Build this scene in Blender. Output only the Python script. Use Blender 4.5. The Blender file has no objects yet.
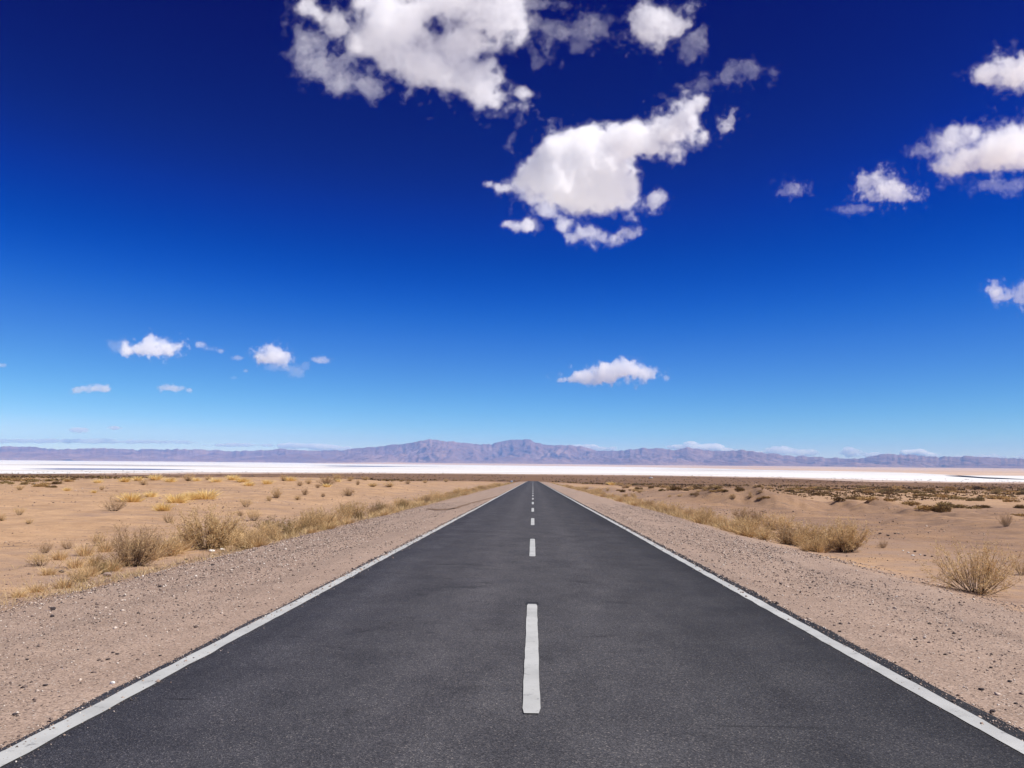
import bpy, math, random
import numpy as np
from mathutils import Vector, Matrix

# ------------------------------------------------------------------ camera, sky, sun, exposure
scene = bpy.context.scene
COL = scene.collection
F = 860.0                                  # focal length in pixels of a 1024 px wide frame
EYE = 1.65
GRADE = 0.0168                             # the road runs gently downhill
cam_d = bpy.data.cameras.new("camera"); cam = bpy.data.objects.new("camera", cam_d); COL.objects.link(cam)
cam_d.sensor_width = 36.0; cam_d.lens = F / 1024 * 36.0
cam_d.clip_start = 0.1; cam_d.clip_end = 300000
YAW, PITCH, ROLL = math.radians(1.45), math.radians(5.28), math.radians(0.55)
ROT = Matrix.Rotation(YAW, 3, 'Z') @ Matrix.Rotation(math.pi/2 + PITCH, 3, 'X') @ Matrix.Rotation(ROLL, 3, 'Z')
cam.matrix_world = Matrix.Translation((0, 0, EYE)) @ ROT.to_4x4()
scene.camera = cam

SUN_EL, SUN_AZ = math.radians(52), math.radians(108)      # azimuth clockwise from the road's direction (+Y)
world = bpy.data.worlds.new("World"); scene.world = world; world.use_nodes = True
wn = world.node_tree; wn.nodes.clear()
sky = wn.nodes.new("ShaderNodeTexSky"); sky.sky_type = 'NISHITA'; sky.sun_disc = False
sky.sun_elevation = SUN_EL; sky.sun_rotation = SUN_AZ
sky.altitude = 3450; sky.air_density = 1.0; sky.dust_density = 0.2; sky.ozone_density = 3.0
# camera-like contrast for the sky's colours (deep polarised blue overhead, pale at the horizon)
sdim = wn.nodes.new("ShaderNodeMix"); sdim.data_type = 'RGBA'; sdim.blend_type = 'MULTIPLY'; sdim.inputs[0].default_value = 1.0
sdim.inputs[7].default_value = (0.1, 0.1, 0.1, 1)
scur = wn.nodes.new("ShaderNodeRGBCurve")
for ci, pts in enumerate(([(0, 0), (.088, .0), (.15, .0), (.2, .022), (.408, .175), (.6, .45), (1, .88)],
                          [(0, 0), (.146, .0), (.22, .024), (.312, .094), (.553, .322), (.75, .55), (1, .9)],
                          [(0, 0), (.283, .095), (.393, .245), (.518, .41), (.725, .56), (1, .79)])):
    cv = scur.mapping.curves[ci]
    cv.points[0].location = pts[0]; cv.points[-1].location = pts[-1]
    for p in pts[1:-1]: cv.points.new(*p)
scur.mapping.update()
sup = wn.nodes.new("ShaderNodeMix"); sup.data_type = 'RGBA'; sup.blend_type = 'MULTIPLY'; sup.inputs[0].default_value = 1.0
sup.inputs[7].default_value = (10, 10, 10, 1)
bg = wn.nodes.new("ShaderNodeBackground"); bg.inputs[1].default_value = 0.10
wo = wn.nodes.new("ShaderNodeOutputWorld")
wn.links.new(sky.outputs[0], sdim.inputs[6]); wn.links.new(sdim.outputs[2], scur.inputs["Color"])
wn.links.new(scur.outputs[0], sup.inputs[6]); wn.links.new(sup.outputs[2], bg.inputs[0]); wn.links.new(bg.outputs[0], wo.inputs[0])

sun_d = bpy.data.lights.new("sun", 'SUN'); sun = bpy.data.objects.new("sun", sun_d); COL.objects.link(sun)
sun_d.energy = 4.4; sun_d.angle = math.radians(0.53); sun_d.color = (1.0, 0.97, 0.925)
SUN_DIR = Vector((math.sin(SUN_AZ)*math.cos(SUN_EL), math.cos(SUN_AZ)*math.cos(SUN_EL), math.sin(SUN_EL)))
sun.rotation_euler = SUN_DIR.to_track_quat('Z', 'Y').to_euler()
sun.location = (60, 20, 80)

scene.view_settings.view_transform = 'Standard'; scene.view_settings.look = 'None'
scene.view_settings.exposure = 0.52; scene.view_settings.gamma = 1.0
scene.view_settings.use_curve_mapping = False
scene.cycles.volume_bounces = 20
scene.cycles.max_bounces = 24
scene.cycles.transparent_max_bounces = 96
scene.cycles.use_denoising = True

# ------------------------------------------------------------------ helpers
RNG = np.random.default_rng(7)
LAT = RNG.random((64, 64, 64)).astype(np.float32)

def vnoise(x, y, z):
    xi = np.floor(x).astype(np.int32); yi = np.floor(y).astype(np.int32); zi = np.floor(z).astype(np.int32)
    fx = (x - xi).astype(np.float32); fy = (y - yi).astype(np.float32); fz = (z - zi).astype(np.float32)
    fx = fx*fx*(3-2*fx); fy = fy*fy*(3-2*fy); fz = fz*fz*(3-2*fz)
    x0 = xi & 63; x1 = (xi+1) & 63; y0 = yi & 63; y1 = (yi+1) & 63; z0 = zi & 63; z1 = (zi+1) & 63
    a = LAT[x0, y0, z0]*(1-fx) + LAT[x1, y0, z0]*fx
    b = LAT[x0, y1, z0]*(1-fx) + LAT[x1, y1, z0]*fx
    c = LAT[x0, y0, z1]*(1-fx) + LAT[x1, y0, z1]*fx
    d = LAT[x0, y1, z1]*(1-fx) + LAT[x1, y1, z1]*fx
    a = a*(1-fy) + b*fy; c = c*(1-fy) + d*fy
    return a*(1-fz) + c*fz                       # 0..1

def fbm(x, y, z, octaves=4, gain=0.5):
    s = 0; a = 1.0; t = 0
    for o in range(octaves):
        s = s + a*(vnoise(x + 11.3*o, y + 5.7*o, z + 3.1*o) - 0.5); t += a; a *= gain
        x, y, z = 2.03*(0.36*x + 0.48*y - 0.80*z), 2.03*(-0.80*x + 0.60*y), 2.03*(0.48*x + 0.64*y + 0.60*z)
    return s/t*2                                 # about -1..1

def sstep(x, a, b):
    t = np.clip((x-a)/(b-a), 0, 1); return t*t*(3-2*t)

def px_dir(px, py):
    v = Vector(((px-512)/F, -(py-384)/F, -1.0)); return (ROT @ v)

R_NP = np.array(ROT)
def px_dirs(px, py):
    v = np.stack([(px-512)/F, -(py-384)/F, -np.ones_like(px)], -1)
    return v @ R_NP.T

def mesh_obj(name, verts, faces, mat=None, parent=None, smooth=False):
    me = bpy.data.meshes.new(name)
    verts = np.asarray(verts, np.float32)
    me.vertices.add(len(verts)); me.vertices.foreach_set("co", verts.ravel())
    if isinstance(faces, np.ndarray):
        n, k = faces.shape
        me.loops.add(n*k); me.loops.foreach_set("vertex_index", faces.astype(np.int32).ravel())
        me.polygons.add(n); me.polygons.foreach_set("loop_start", np.arange(0, n*k, k, dtype=np.int32))
    else:
        me.loops.add(sum(len(f) for f in faces))
        me.loops.foreach_set("vertex_index", np.concatenate([np.asarray(f, np.int32) for f in faces]))
        me.polygons.add(len(faces))
        me.polygons.foreach_set("loop_start", np.cumsum([0]+[len(f) for f in faces[:-1]]).astype(np.int32))
    me.update(calc_edges=True); me.validate()
    if smooth:
        me.polygons.foreach_set("use_smooth", np.ones(len(me.polygons), bool))
    if mat: me.materials.append(mat)
    o = bpy.data.objects.new(name, me); COL.objects.link(o)
    if parent: o.parent = parent
    return o

def empty(name, loc, rz=0.0):
    o = bpy.data.objects.new(name, None); COL.objects.link(o)
    o.location = loc; o.rotation_euler = (0, 0, rz); o.empty_display_size = 0.2
    return o

def tag(o, label, cat, group=None):
    o["label"] = label; o["category"] = cat
    if group: o["group"] = group
    return o

def kind(o, k): o["kind"] = k; return o

def copy_tree(root, loc, rz=0.0, scale=(1, 1, 1)):
    c = root.copy(); COL.objects.link(c)
    c.location = loc; c.rotation_euler = (0, 0, rz); c.scale = scale
    for k in ("label", "category", "group"):
        if k in c: del c[k]
    for ch in list(root.children):
        d = ch.copy(); COL.objects.link(d); d.parent = c
    return c

# ------------------------------------------------------------------ material helpers
class NT:
    def __init__(self, name):
        self.m = bpy.data.materials.new(name); self.m.use_nodes = True
        self.t = self.m.node_tree; self.t.nodes.clear()
        self.out = self.t.nodes.new("ShaderNodeOutputMaterial")
    def n(self, typ, **kw):
        nd = self.t.nodes.new(typ)
        for k, v in kw.items(): setattr(nd, k, v)
        return nd
    def l(self, a, b): self.t.links.new(a, b)
    def pos(self): return self.n("ShaderNodeNewGeometry").outputs["Position"]
    def mapping(self, vec, scale):
        m = self.n("ShaderNodeMapping"); m.inputs["Scale"].default_value = scale; self.l(vec, m.inputs[0]); return m.outputs[0]
    def noise(self, vec, scale, detail=4, rough=0.55, dist=0.0):
        t = self.n("ShaderNodeTexNoise"); t.inputs["Scale"].default_value = scale; t.inputs["Detail"].default_value = detail
        t.inputs["Roughness"].default_value = rough; t.inputs["Distortion"].default_value = dist
        self.l(vec, t.inputs["Vector"]); return t.outputs["Fac"]
    def vor(self, vec, scale, out="Distance", feature='F1'):
        t = self.n("ShaderNodeTexVoronoi", feature=feature); t.inputs["Scale"].default_value = scale; self.l(vec, t.inputs["Vector"])
        return t.outputs[out]
    def rng(self, v, a, b, c=0.0, d=1.0):
        t = self.n("ShaderNodeMapRange"); t.inputs[1].default_value = a; t.inputs[2].default_value = b
        t.inputs[3].default_value = c; t.inputs[4].default_value = d; self.l(v, t.inputs[0]); return t.outputs[0]
    def math(self, op, a, b=None):
        t = self.n("ShaderNodeMath", operation=op)
        for i, v in enumerate((a, b)):
            if v is None: continue
            if isinstance(v, (int, float)): t.inputs[i].default_value = v
            else: self.l(v, t.inputs[i])
        return t.outputs[0]
    def mix(self, fac, a, b, mode='MIX'):
        t = self.n("ShaderNodeMix", data_type='RGBA', blend_type=mode)
        for sock, v in ((t.inputs[0], fac), (t.inputs[6], a), (t.inputs[7], b)):
            if isinstance(v, (int, float)): sock.default_value = v
            elif isinstance(v, tuple): sock.default_value = (*v, 1)
            else: self.l(v, sock)
        return t.outputs[2]
    def ramp(self, fac, stops):
        t = self.n("ShaderNodeValToRGB"); e = t.color_ramp.elements
        while len(e) < len(stops): e.new(0.5)
        for i, (p, c) in enumerate(stops): e[i].position = p; e[i].color = (*c, 1)
        self.l(fac, t.inputs[0]); return t.outputs[0]
    def principled(self, col, rough=0.9, spec=0.2, bump=None, bstr=0.3, bdist=0.02):
        p = self.n("ShaderNodeBsdfPrincipled")
        if isinstance(col, tuple): p.inputs["Base Color"].default_value = (*col, 1)
        else: self.l(col, p.inputs["Base Color"])
        if isinstance(rough, (int, float)): p.inputs["Roughness"].default_value = rough
        else: self.l(rough, p.inputs["Roughness"])
        p.inputs["Specular IOR Level"].default_value = spec
        if bump is not None:
            b = self.n("ShaderNodeBump"); b.inputs["Strength"].default_value = bstr; b.inputs["Distance"].default_value = bdist
            self.l(bump, b.inputs["Height"]); self.l(b.outputs[0], p.inputs["Normal"])
        self.l(p.outputs[0], self.out.inputs["Surface"])
        return p

# ------------------------------------------------------------------ terrain
PLAIN_Z = -18.35
Z_TAB = ([-200, 0, 505, 540, 600, 800, 1000, 1200, 40000],
         [200*GRADE*0.3, 0, -505*GRADE, -505*GRADE-0.75, -505*GRADE-2.5, -15.6, -17.6, PLAIN_Z, PLAIN_Z])
def road_z(y): return np.interp(y, *Z_TAB)

HUMMOCKS = [  # x, y, radius x, radius y, height : low sandy hummocks
    (13.5, 92, 3.5, 9, 0.9), (17.2, 84, 2.4, 5, 1.05), (21.3, 82, 2.4, 5, 1.4), (25.0, 84, 2.0, 4.5, 1.1), (10.5, 118, 3, 12, 0.8),
    (29.5, 84, 1.8, 4, 0.8), (35.0, 88, 1.8, 4, 0.9), (9.8, 150, 3, 14, 0.8), (17, 128, 6, 10, 0.7),
    (25.5, 44, 3.6, 4.2, 0.55), (24, 51, 4.5, 4, 0.3),
    (-52, 118, 22, 38, 1.3), (-33, 120, 14, 30, 0.95), (-20, 115, 10, 30, 0.55), (-24, 70, 9, 14, 0.25), (-40, 62, 12, 16, 0.2),
    (-15, 160, 8, 40, 0.6),
]
def terrain(x, y, detail=True):
    x = np.asarray(x, float); y = np.asarray(y, float)
    ax = np.abs(x)
    base = road_z(y)
    off = -0.035*np.clip(ax-3.2, 0, 4.0)                     # shoulder falls away slightly
    off = off - 0.22*sstep(ax, 6.4, 8.4)
    far = sstep(ax, 9, 26)
    off = off - np.where(x > 0, 0.55, -0.10)*far*(1-sstep(y, 500, 900))
    off = off - np.where(x > 0, 1.0, 0)*sstep(ax, 25, 55)*sstep(y, 50, 110)*(1-sstep(y, 350, 800))
    for hx, hy, rx, ry, hh in HUMMOCKS:
        off = off + hh*np.exp(-(((x-hx)/rx)**2 + ((y-hy)/ry)**2))*sstep(ax, 6.5, 11)
    if detail:
        rough = sstep(ax, 7.5, 14)*(1-sstep(y, 700, 1100))
        zz = np.zeros_like(x)
        off = off + rough*(0.13*fbm(x/2.6, y/2.6, zz+4, 4, 0.6)*(1-sstep(y, 150, 400)) + 0.18*fbm(x/9, y/9, zz, 4) + 0.30*fbm(x/35+3, y/50, zz, 3)*sstep(ax, 14, 40))
        off = off + sstep(ax, 12, 20)*np.exp(-((y-95)/45)**2)*np.where(x > 0, 1.05, 0.12)*np.clip(fbm(x/2.6, y/4.5, zz+2, 4, 0.6)+0.1, 0, 1)*(1-sstep(ax, 36, 46))
        off = off + 0.02*fbm(x/1.1, y/1.1, zz+7, 3)*sstep(ax, 3.6, 4.6)
    fade = 1-sstep(y, 900, 1250)
    z = base + off*fade
    r = np.sqrt(x*x+y*y)
    z = np.where(y > 0, z + 17.5*sstep(r, 9200, 13600)*sstep(np.arctan2(x, y), -0.27, -0.16), z)
    return z

def ground_at(px, py, lo=3.0, hi=3000):
    d = px_dir(px, py); d = d/ math.hypot(d.x, d.y)
    t = np.geomspace(lo, hi, 4000)
    z = EYE + d.z*t; h = terrain(d.x*t, d.y*t)
    i = int(np.argmax(z <= h)) if (z <= h).any() else len(t)-1
    if i > 0:
        a0, a1 = t[i-1], t[i]
        for _ in range(24):
            mid = 0.5*(a0+a1)
            if EYE + d.z*mid <= float(terrain(d.x*mid, d.y*mid)): a1 = mid
            else: a0 = mid
        s = a1
    else: s = t[i]
    return d.x*s, d.y*s, float(terrain(d.x*s, d.y*s))

def px_size(npx, x, y): return npx*math.hypot(x, y)/F

def build_ground():
    m = NT("desert_ground")
    P = m.pos(); sep = m.n("ShaderNodeSeparateXYZ"); m.l(P, sep.inputs[0]); X, Y, Z = sep.outputs
    ax = m.math('ABSOLUTE', X)
    n_edge = m.noise(P, 0.7, 5, 0.6)
    # gravel shoulder against sand
    axn = m.math('ADD', ax, m.math('MULTIPLY', m.math('SUBTRACT', n_edge, 0.5), 2.6))
    sh = m.rng(axn, 7.6, 6.5)
    big = m.noise(m.mapping(P, (1, 0.55, 1)), 0.09, 5, 0.6)
    mid = m.noise(P, 1.3, 6, 0.65)
    fine = m.noise(P, 26, 5, 0.7)
    sand = m.ramp(big, [(0.30, (0.42, 0.268, 0.150)), (0.5, (0.50, 0.330, 0.188)), (0.68, (0.40, 0.264, 0.155))])
    sand = m.mix(m.rng(mid, 0.35, 0.75), sand, (0.56, 0.38, 0.215))
    mot = m.noise(P, 0.42, 8, 0.75)
    sand = m.mix(1.0, sand, m.mix(m.rng(mot, 0.32, 0.68), (0.74, 0.72, 0.71), (1.15, 1.16, 1.17)), 'MULTIPLY')
    # grey stony patches, drawn out along the slope
    stre = m.noise(m.mapping(P, (0.55, 1.0, 1)), 0.33, 7, 0.72, 0.8)
    sand = m.mix(m.math('MULTIPLY', m.rng(stre, 0.50, 0.66), 0.75), sand, (0.30, 0.215, 0.160))
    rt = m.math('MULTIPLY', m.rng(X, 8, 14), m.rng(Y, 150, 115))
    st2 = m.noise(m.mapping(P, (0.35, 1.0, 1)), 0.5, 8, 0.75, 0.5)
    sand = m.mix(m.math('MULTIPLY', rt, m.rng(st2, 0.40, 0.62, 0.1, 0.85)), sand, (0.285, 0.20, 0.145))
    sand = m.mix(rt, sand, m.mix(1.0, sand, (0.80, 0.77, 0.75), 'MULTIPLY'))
    # stonier, greyer ground on the strip behind the shoulders
    gst = m.math('MULTIPLY', m.rng(axn, 15.5, 9.5), m.rng(m.noise(P, 0.5, 5, 0.7), 0.36, 0.58))
    sand = m.mix(m.math('MULTIPLY', gst, 0.8), sand, (0.335, 0.245, 0.185))
    for sc_, th_, st_ in ((9.0, 0.84, 0.75), (3.2, 0.88, 0.7), (1.1, 0.93, 0.6)):
        vv = m.n("ShaderNodeTexVoronoi"); vv.inputs["Scale"].default_value = sc_; m.l(P, vv.inputs["Vector"])
        vc = m.n("ShaderNodeSeparateColor"); m.l(vv.outputs["Color"], vc.inputs[0])
        mk = m.math('MULTIPLY', m.rng(vc.outputs[0], th_, th_+0.01), m.rng(m.math('ADD', vv.outputs["Distance"], m.math('MULTIPLY', fine, 0.5)), 0.62, 0.42))
        sand = m.mix(m.math('MULTIPLY', mk, st_), sand, m.mix(vc.outputs[1], (0.12, 0.085, 0.065), (0.30, 0.21, 0.15)))
    grav = m.mix(m.rng(mid, 0.3, 0.7), (0.33, 0.237, 0.180), (0.43, 0.315, 0.242))
    tracks = m.noise(m.mapping(P, (1.5, 0.03, 1)), 1.0, 3, 0.6)
    grav = m.mix(m.math('MULTIPLY', m.rng(tracks, 0.5, 0.72), 0.45), grav, (0.255, 0.19, 0.15))
    sand = m.mix(1.0, sand, (1.0, 0.955, 0.965), 'MULTIPLY')
    col = m.mix(sh, sand, grav)
    # speckle of small stones
    v = m.n("ShaderNodeTexVoronoi"); v.inputs["Scale"].default_value = 38; m.l(P, v.inputs["Vector"])
    vb = m.n("ShaderNodeSeparateColor"); m.l(v.outputs["Color"], vb.inputs[0])
    stone = m.rng(vb.outputs[0], 0.60, 0.62)
    stone = m.math('MULTIPLY', stone, m.rng(v.outputs["Distance"], 0.42, 0.36))
    scol = m.ramp(vb.outputs[1], [(0.0, (0.07, 0.055, 0.05)), (0.45, (0.2, 0.15, 0.125)), (0.8, (0.42, 0.34, 0.28)), (1.0, (0.6, 0.54, 0.47))])
    col = m.mix(m.math('MULTIPLY', stone, m.rng(sh, 0, 1, 0.35, 0.8)), col, scol)
    v2 = m.n("ShaderNodeTexVoronoi"); v2.inputs["Scale"].default_value = 75; m.l(P, v2.inputs["Vector"])
    v2c = m.n("ShaderNodeSeparateColor"); m.l(v2.outputs["Color"], v2c.inputs[0])
    col = m.mix(m.rng(sh, 0, 1, 0.35, 1.0), col, m.mix(1.0, col, m.mix(v2c.outputs[0], (0.66, 0.65, 0.64), (1.28, 1.29, 1.30)), 'MULTIPLY'))
    col = m.mix(m.rng(fine, 0.3, 0.75, 0.0, 0.5), col, m.mix(1.0, col, (0.62, 0.6, 0.58), 'MULTIPLY'))
    # scrub plain: darker brown soil, then salty beach, then pale fans below the mountains
    zn = m.math('ADD', Z, m.math('MULTIPLY', m.math('SUBTRACT', m.noise(m.mapping(P, (1, 0.4, 1)), 0.03, 4), 0.5), 5.0))
    brown = m.mix(m.rng(m.noise(m.mapping(P, (0.3, 1, 1)), 0.012, 5, 0.65), 0.35, 0.65), (0.150, 0.082, 0.038), (0.215, 0.125, 0.062))
    col = m.mix(m.rng(zn, -6.0, -9.5), col, brown)
    ln = m.n("ShaderNodeVectorMath", operation='LENGTH'); m.l(P, ln.inputs[0]); R = ln.outputs["Value"]
    tan = m.mix(m.rng(m.noise(m.mapping(P, (0.4, 1, 1)), 0.0016, 5), 0.35, 0.65), (0.48, 0.335, 0.225), (0.60, 0.43, 0.30))
    col = m.mix(m.rng(R, 1480, 1800), col, tan)
    bmp = m.math('ADD', m.math('MULTIPLY', fine, 0.5), m.math('MULTIPLY', stone, 0.6))
    bmp = m.math('ADD', bmp, m.math('MULTIPLY', mid, 1.6))
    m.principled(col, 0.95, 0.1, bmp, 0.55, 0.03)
    # polar sheet: fine in front of the road, coarse behind, out past the mountains
    az = np.concatenate([np.radians(np.arange(-180, -50, 3.0)), np.radians(np.arange(-50, 50, 0.16)), np.radians(np.arange(50, 180, 3.0))])
    rr = np.concatenate([[0.3, 0.9], np.geomspace(1.6, 420, 430), np.geomspace(428, 20800, 140)])
    A, Rr = np.meshgrid(az, rr)
    Xg = Rr*np.sin(A); Yg = Rr*np.cos(A)
    Zg = terrain(Xg, Yg)
    edge = (np.abs(Xg) < 2.9) & (Yg > -250) & (Yg < 1600)
    Zg = np.where(edge, Zg - 0.05, Zg)
    n_a = len(az); n_r = len(rr)
    V = np.stack([Xg, Yg, Zg], -1).reshape(-1, 3)
    V = np.vstack([V, [[0, 0, float(terrain(0, 0))-0.05]]])
    i = np.arange(n_r-1)[:, None]*n_a; j = np.arange(n_a)[None, :]; j2 = (j+1) % n_a
    quads = np.stack([i+j, i+j2, i+n_a+j2, i+n_a+j], -1).reshape(-1, 4)[:, ::-1]
    tri = [(len(V)-1, int((k+1) % n_a), k) for k in range(n_a)]
    faces = [tuple(q) for q in quads] + tri
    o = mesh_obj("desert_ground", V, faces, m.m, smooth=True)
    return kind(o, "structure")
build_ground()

# ------------------------------------------------------------------ road
def asphalt_material():
    m = NT("asphalt"); P = m.pos()
    grain = m.noise(P, 95, 3, 0.7)
    v = m.n("ShaderNodeTexVoronoi"); v.inputs["Scale"].default_value = 115; m.l(P, v.inputs["Vector"])
    sc = m.n("ShaderNodeSeparateColor"); m.l(v.outputs["Color"], sc.inputs[0])
    agg = m.ramp(sc.outputs[0], [(0.0, (0.022, 0.022, 0.026)), (0.4, (0.045, 0.0455, 0.051)), (0.8, (0.076, 0.076, 0.083)), (0.96, (0.12, 0.116, 0.118)), (1.0, (0.24, 0.22, 0.205))])
    mid = m.noise(m.mapping(P, (1, 0.6, 1)), 1.7, 5, 0.65)
    col = m.mix(0.25, agg, m.mix(grain, (0.040, 0.0405, 0.046), (0.080, 0.080, 0.087)))
    col = m.mix(1.0, col, m.mix(m.rng(mid, 0.3, 0.72), (0.76, 0.76, 0.78), (1.18, 1.17, 1.16)), 'MULTIPLY')
    lng = m.noise(m.mapping(P, (1.0, 0.02, 1)), 1.15, 4, 0.6)          # wheel paths, along the road
    col = m.mix(1.0, col, m.mix(m.rng(lng, 0.32, 0.7), (0.94, 0.94, 0.95), (1.07, 1.06, 1.06)), 'MULTIPLY')
    sx = m.n("ShaderNodeSeparateXYZ"); m.l(P, sx.inputs[0])       # the left lane is worn paler
    col = m.mix(1.0, col, m.mix(m.rng(sx.outputs[0], -3.2, 3.2), (1.92, 1.87, 1.78), (0.44, 0.435, 0.43)), 'MULTIPLY')
    for wx in (-2.35, -0.85, 0.85, 2.35):                            # paler polished wheel paths
        dx = m.math('ABSOLUTE', m.math('SUBTRACT', m.math('ADD', sx.outputs[0], m.math('MULTIPLY', m.math('SUBTRACT', m.noise(P, 0.25, 3), 0.5), 0.5)), wx))
        col = m.mix(m.math('MULTIPLY', m.rng(dx, 0.42, 0.08), 0.30), col, m.mix(1.0, col, (1.35, 1.34, 1.33), 'MULTIPLY'))
    soft = m.noise(m.mapping(P, (1.6, 0.07, 1)), 0.55, 4, 0.6, 0.4)
    col = m.mix(m.math('MULTIPLY', m.rng(soft, 0.54, 0.70), 0.40), col, m.mix(1.0, col, (0.55, 0.55, 0.58), 'MULTIPLY'))
    blot = m.noise(m.mapping(P, (0.8, 0.9, 1)), 1.1, 4, 0.7, 0.7)      # oil and tar blots
    col = m.mix(m.math('MULTIPLY', m.rng(blot, 0.60, 0.70), 0.55), col, (0.022, 0.022, 0.025))
    crk = m.noise(m.mapping(P, (0.9, 5.5, 1)), 0.85, 3, 0.5, 1.0)      # short crosswise scuffs
    col = m.mix(m.math('MULTIPLY', m.rng(crk, 0.685, 0.75), 0.6), col, (0.018, 0.018, 0.02))
    bmp = m.math('ADD', grain, m.math('MULTIPLY', v.outputs["Distance"], 0.6))
    m.principled(col, 0.9, 0.10, bmp, 0.6, 0.006)
    return m.m

def paint_material():
    m = NT("road_paint"); P = m.pos()
    wear = m.noise(P, 9, 6, 0.72); fine = m.noise(P, 60, 4, 0.7)
    col = m.mix(m.rng(m.noise(P, 2.2, 4), 0.3, 0.7), (0.37, 0.37, 0.35), (0.48, 0.48, 0.455))
    col = m.mix(m.math('MULTIPLY', m.rng(fine, 0.5, 0.8), 0.25), col, (0.30, 0.29, 0.28))
    w = m.math('ADD', wear, m.math('MULTIPLY', m.math('SUBTRACT', fine, 0.5), 0.5))
    col = m.mix(m.math('MULTIPLY', m.rng(w, 0.58, 0.74), 0.8), col, (0.12, 0.118, 0.118))
    m.principled(col, 0.7, 0.3, fine, 0.3, 0.003)
    return m.m

ASPHALT = asphalt_material(); PAINT = paint_material()
def strip(name, xl, xr, ys, lift, mat, parent=None, skirt=0.0):
    """A ribbon lying on the road plane; xl / xr are arrays along ys."""
    z = road_z(ys) + lift
    L = np.stack([xl, ys, z], -1); R = np.stack([xr, ys, z], -1); n = len(ys)
    V = [L, R]; i = np.arange(n-1)
    f = [np.stack([i, i+n, i+n+1, i+1], -1)]
    if skirt:
        V += [L + [-0.03, 0, -skirt], R + [0.03, 0, -skirt]]
        f += [np.stack([i+2*n, i, i+1, i+2*n+1], -1), np.stack([i+n, i+3*n, i+3*n+1, i+n+1], -1)]
    return mesh_obj(name, np.vstack(V), np.vstack(f), mat, parent)

ys = np.concatenate([np.arange(-60, 0, 2.0), np.arange(0, 60, 0.12), np.arange(60, 160, 0.5), np.arange(160, 680, 2.0)])
zr_ = np.zeros_like(ys)
rag = lambda s: 0.05*fbm(ys/0.9+s, zr_, zr_+s, 4) + 0.05*fbm(ys/7+s, zr_, zr_+s+2, 2)
road = kind(strip("road", -3.15+rag(3), 3.275+0.7*rag(9), ys, 0.012, ASPHALT, skirt=0.10), "structure")
ysl = ys[ys > -20]
zl = np.zeros_like(ysl)
for s in (-1, 1):
    jl = 0.018*fbm(ysl/0.4, zl+s, zl, 4, 0.6)+0.02*fbm(ysl/14, zl+s+3, zl, 2); jr = 0.018*fbm(ysl/0.4, zl+s+5, zl, 4, 0.6)+0.02*fbm(ysl/14, zl+s+3, zl, 2)
    w = 0.075 if s < 0 else 0.072
    c_ = -3.03 if s < 0 else 3.07
    strip("edge_line", c_-w+jl, c_+w+jr, ysl, 0.0165, PAINT, road)
PRIM = NT("dark_primer"); PRIM.principled((0.025, 0.025, 0.028), 0.85, 0.2, PRIM.noise(PRIM.pos(), 90, 3), 0.5, 0.004)
for k in range(46):
    y0 = 6.19 + 12.15*k; y1 = y0 + 5.25
    t = np.linspace(0, 1, 40); yy = y0 + (y1-y0)*t
    rnd = np.clip(np.minimum(t, 1-t)*5.05/0.03, 0, 1)**0.5
    z0 = np.zeros_like(yy)
    strip("centre_dash", -0.064*(0.8+0.2*rnd)+0.004*fbm(yy/0.3, z0, z0+k, 2), 0.064*(0.8+0.2*rnd)+0.004*fbm(yy/0.3, z0+3, z0+k, 2), yy, 0.0205, PAINT, road)
    yp = np.linspace(y1-0.05, y1+0.22, 10); w = 0.085+0.02*fbm(yp/0.1, yp*0+k, yp*0, 2)
    strip("primer_patch", -w, w, yp, 0.0162, PRIM.m, road)

# ------------------------------------------------------------------ salt flat and brine
def polar_sheet(name, pxs, near_d, far_d, z, mat, jitter=0.05, rows=24, seed=0):
    """Flat sheet between two shorelines, given as distances for a run of directions."""
    xs = np.linspace(pxs[0], pxs[-1], 500)
    zz = np.zeros_like(xs)
    nd = np.interp(xs, pxs, near_d)*(1+jitter*fbm(xs/40+seed, zz, zz, 5, 0.6))
    fd = np.interp(xs, pxs, far_d)*(1+jitter*fbm(xs/55+seed+9, zz, zz, 5, 0.6))
    fd = np.maximum(fd, nd+1.0)
    d = px_dirs(xs, 463.5+(xs-512)*0.0096); a = np.arctan2(d[:, 0], d[:, 1])
    t = np.linspace(0, 1, rows)[:, None]
    R = nd[None]*(fd/nd)[None]**t
    V = np.stack([R*np.sin(a)[None], R*np.cos(a)[None], np.full_like(R, z)], -1).reshape(-1, 3)
    n = len(xs); i = np.arange(rows-1)[:, None]*n; j = np.arange(n-1)[None]
    f = np.stack([i+j, i+j+1, i+n+j+1, i+n+j], -1).reshape(-1, 4)
    return kind(mesh_obj(name, V, f, mat), "structure")

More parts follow.
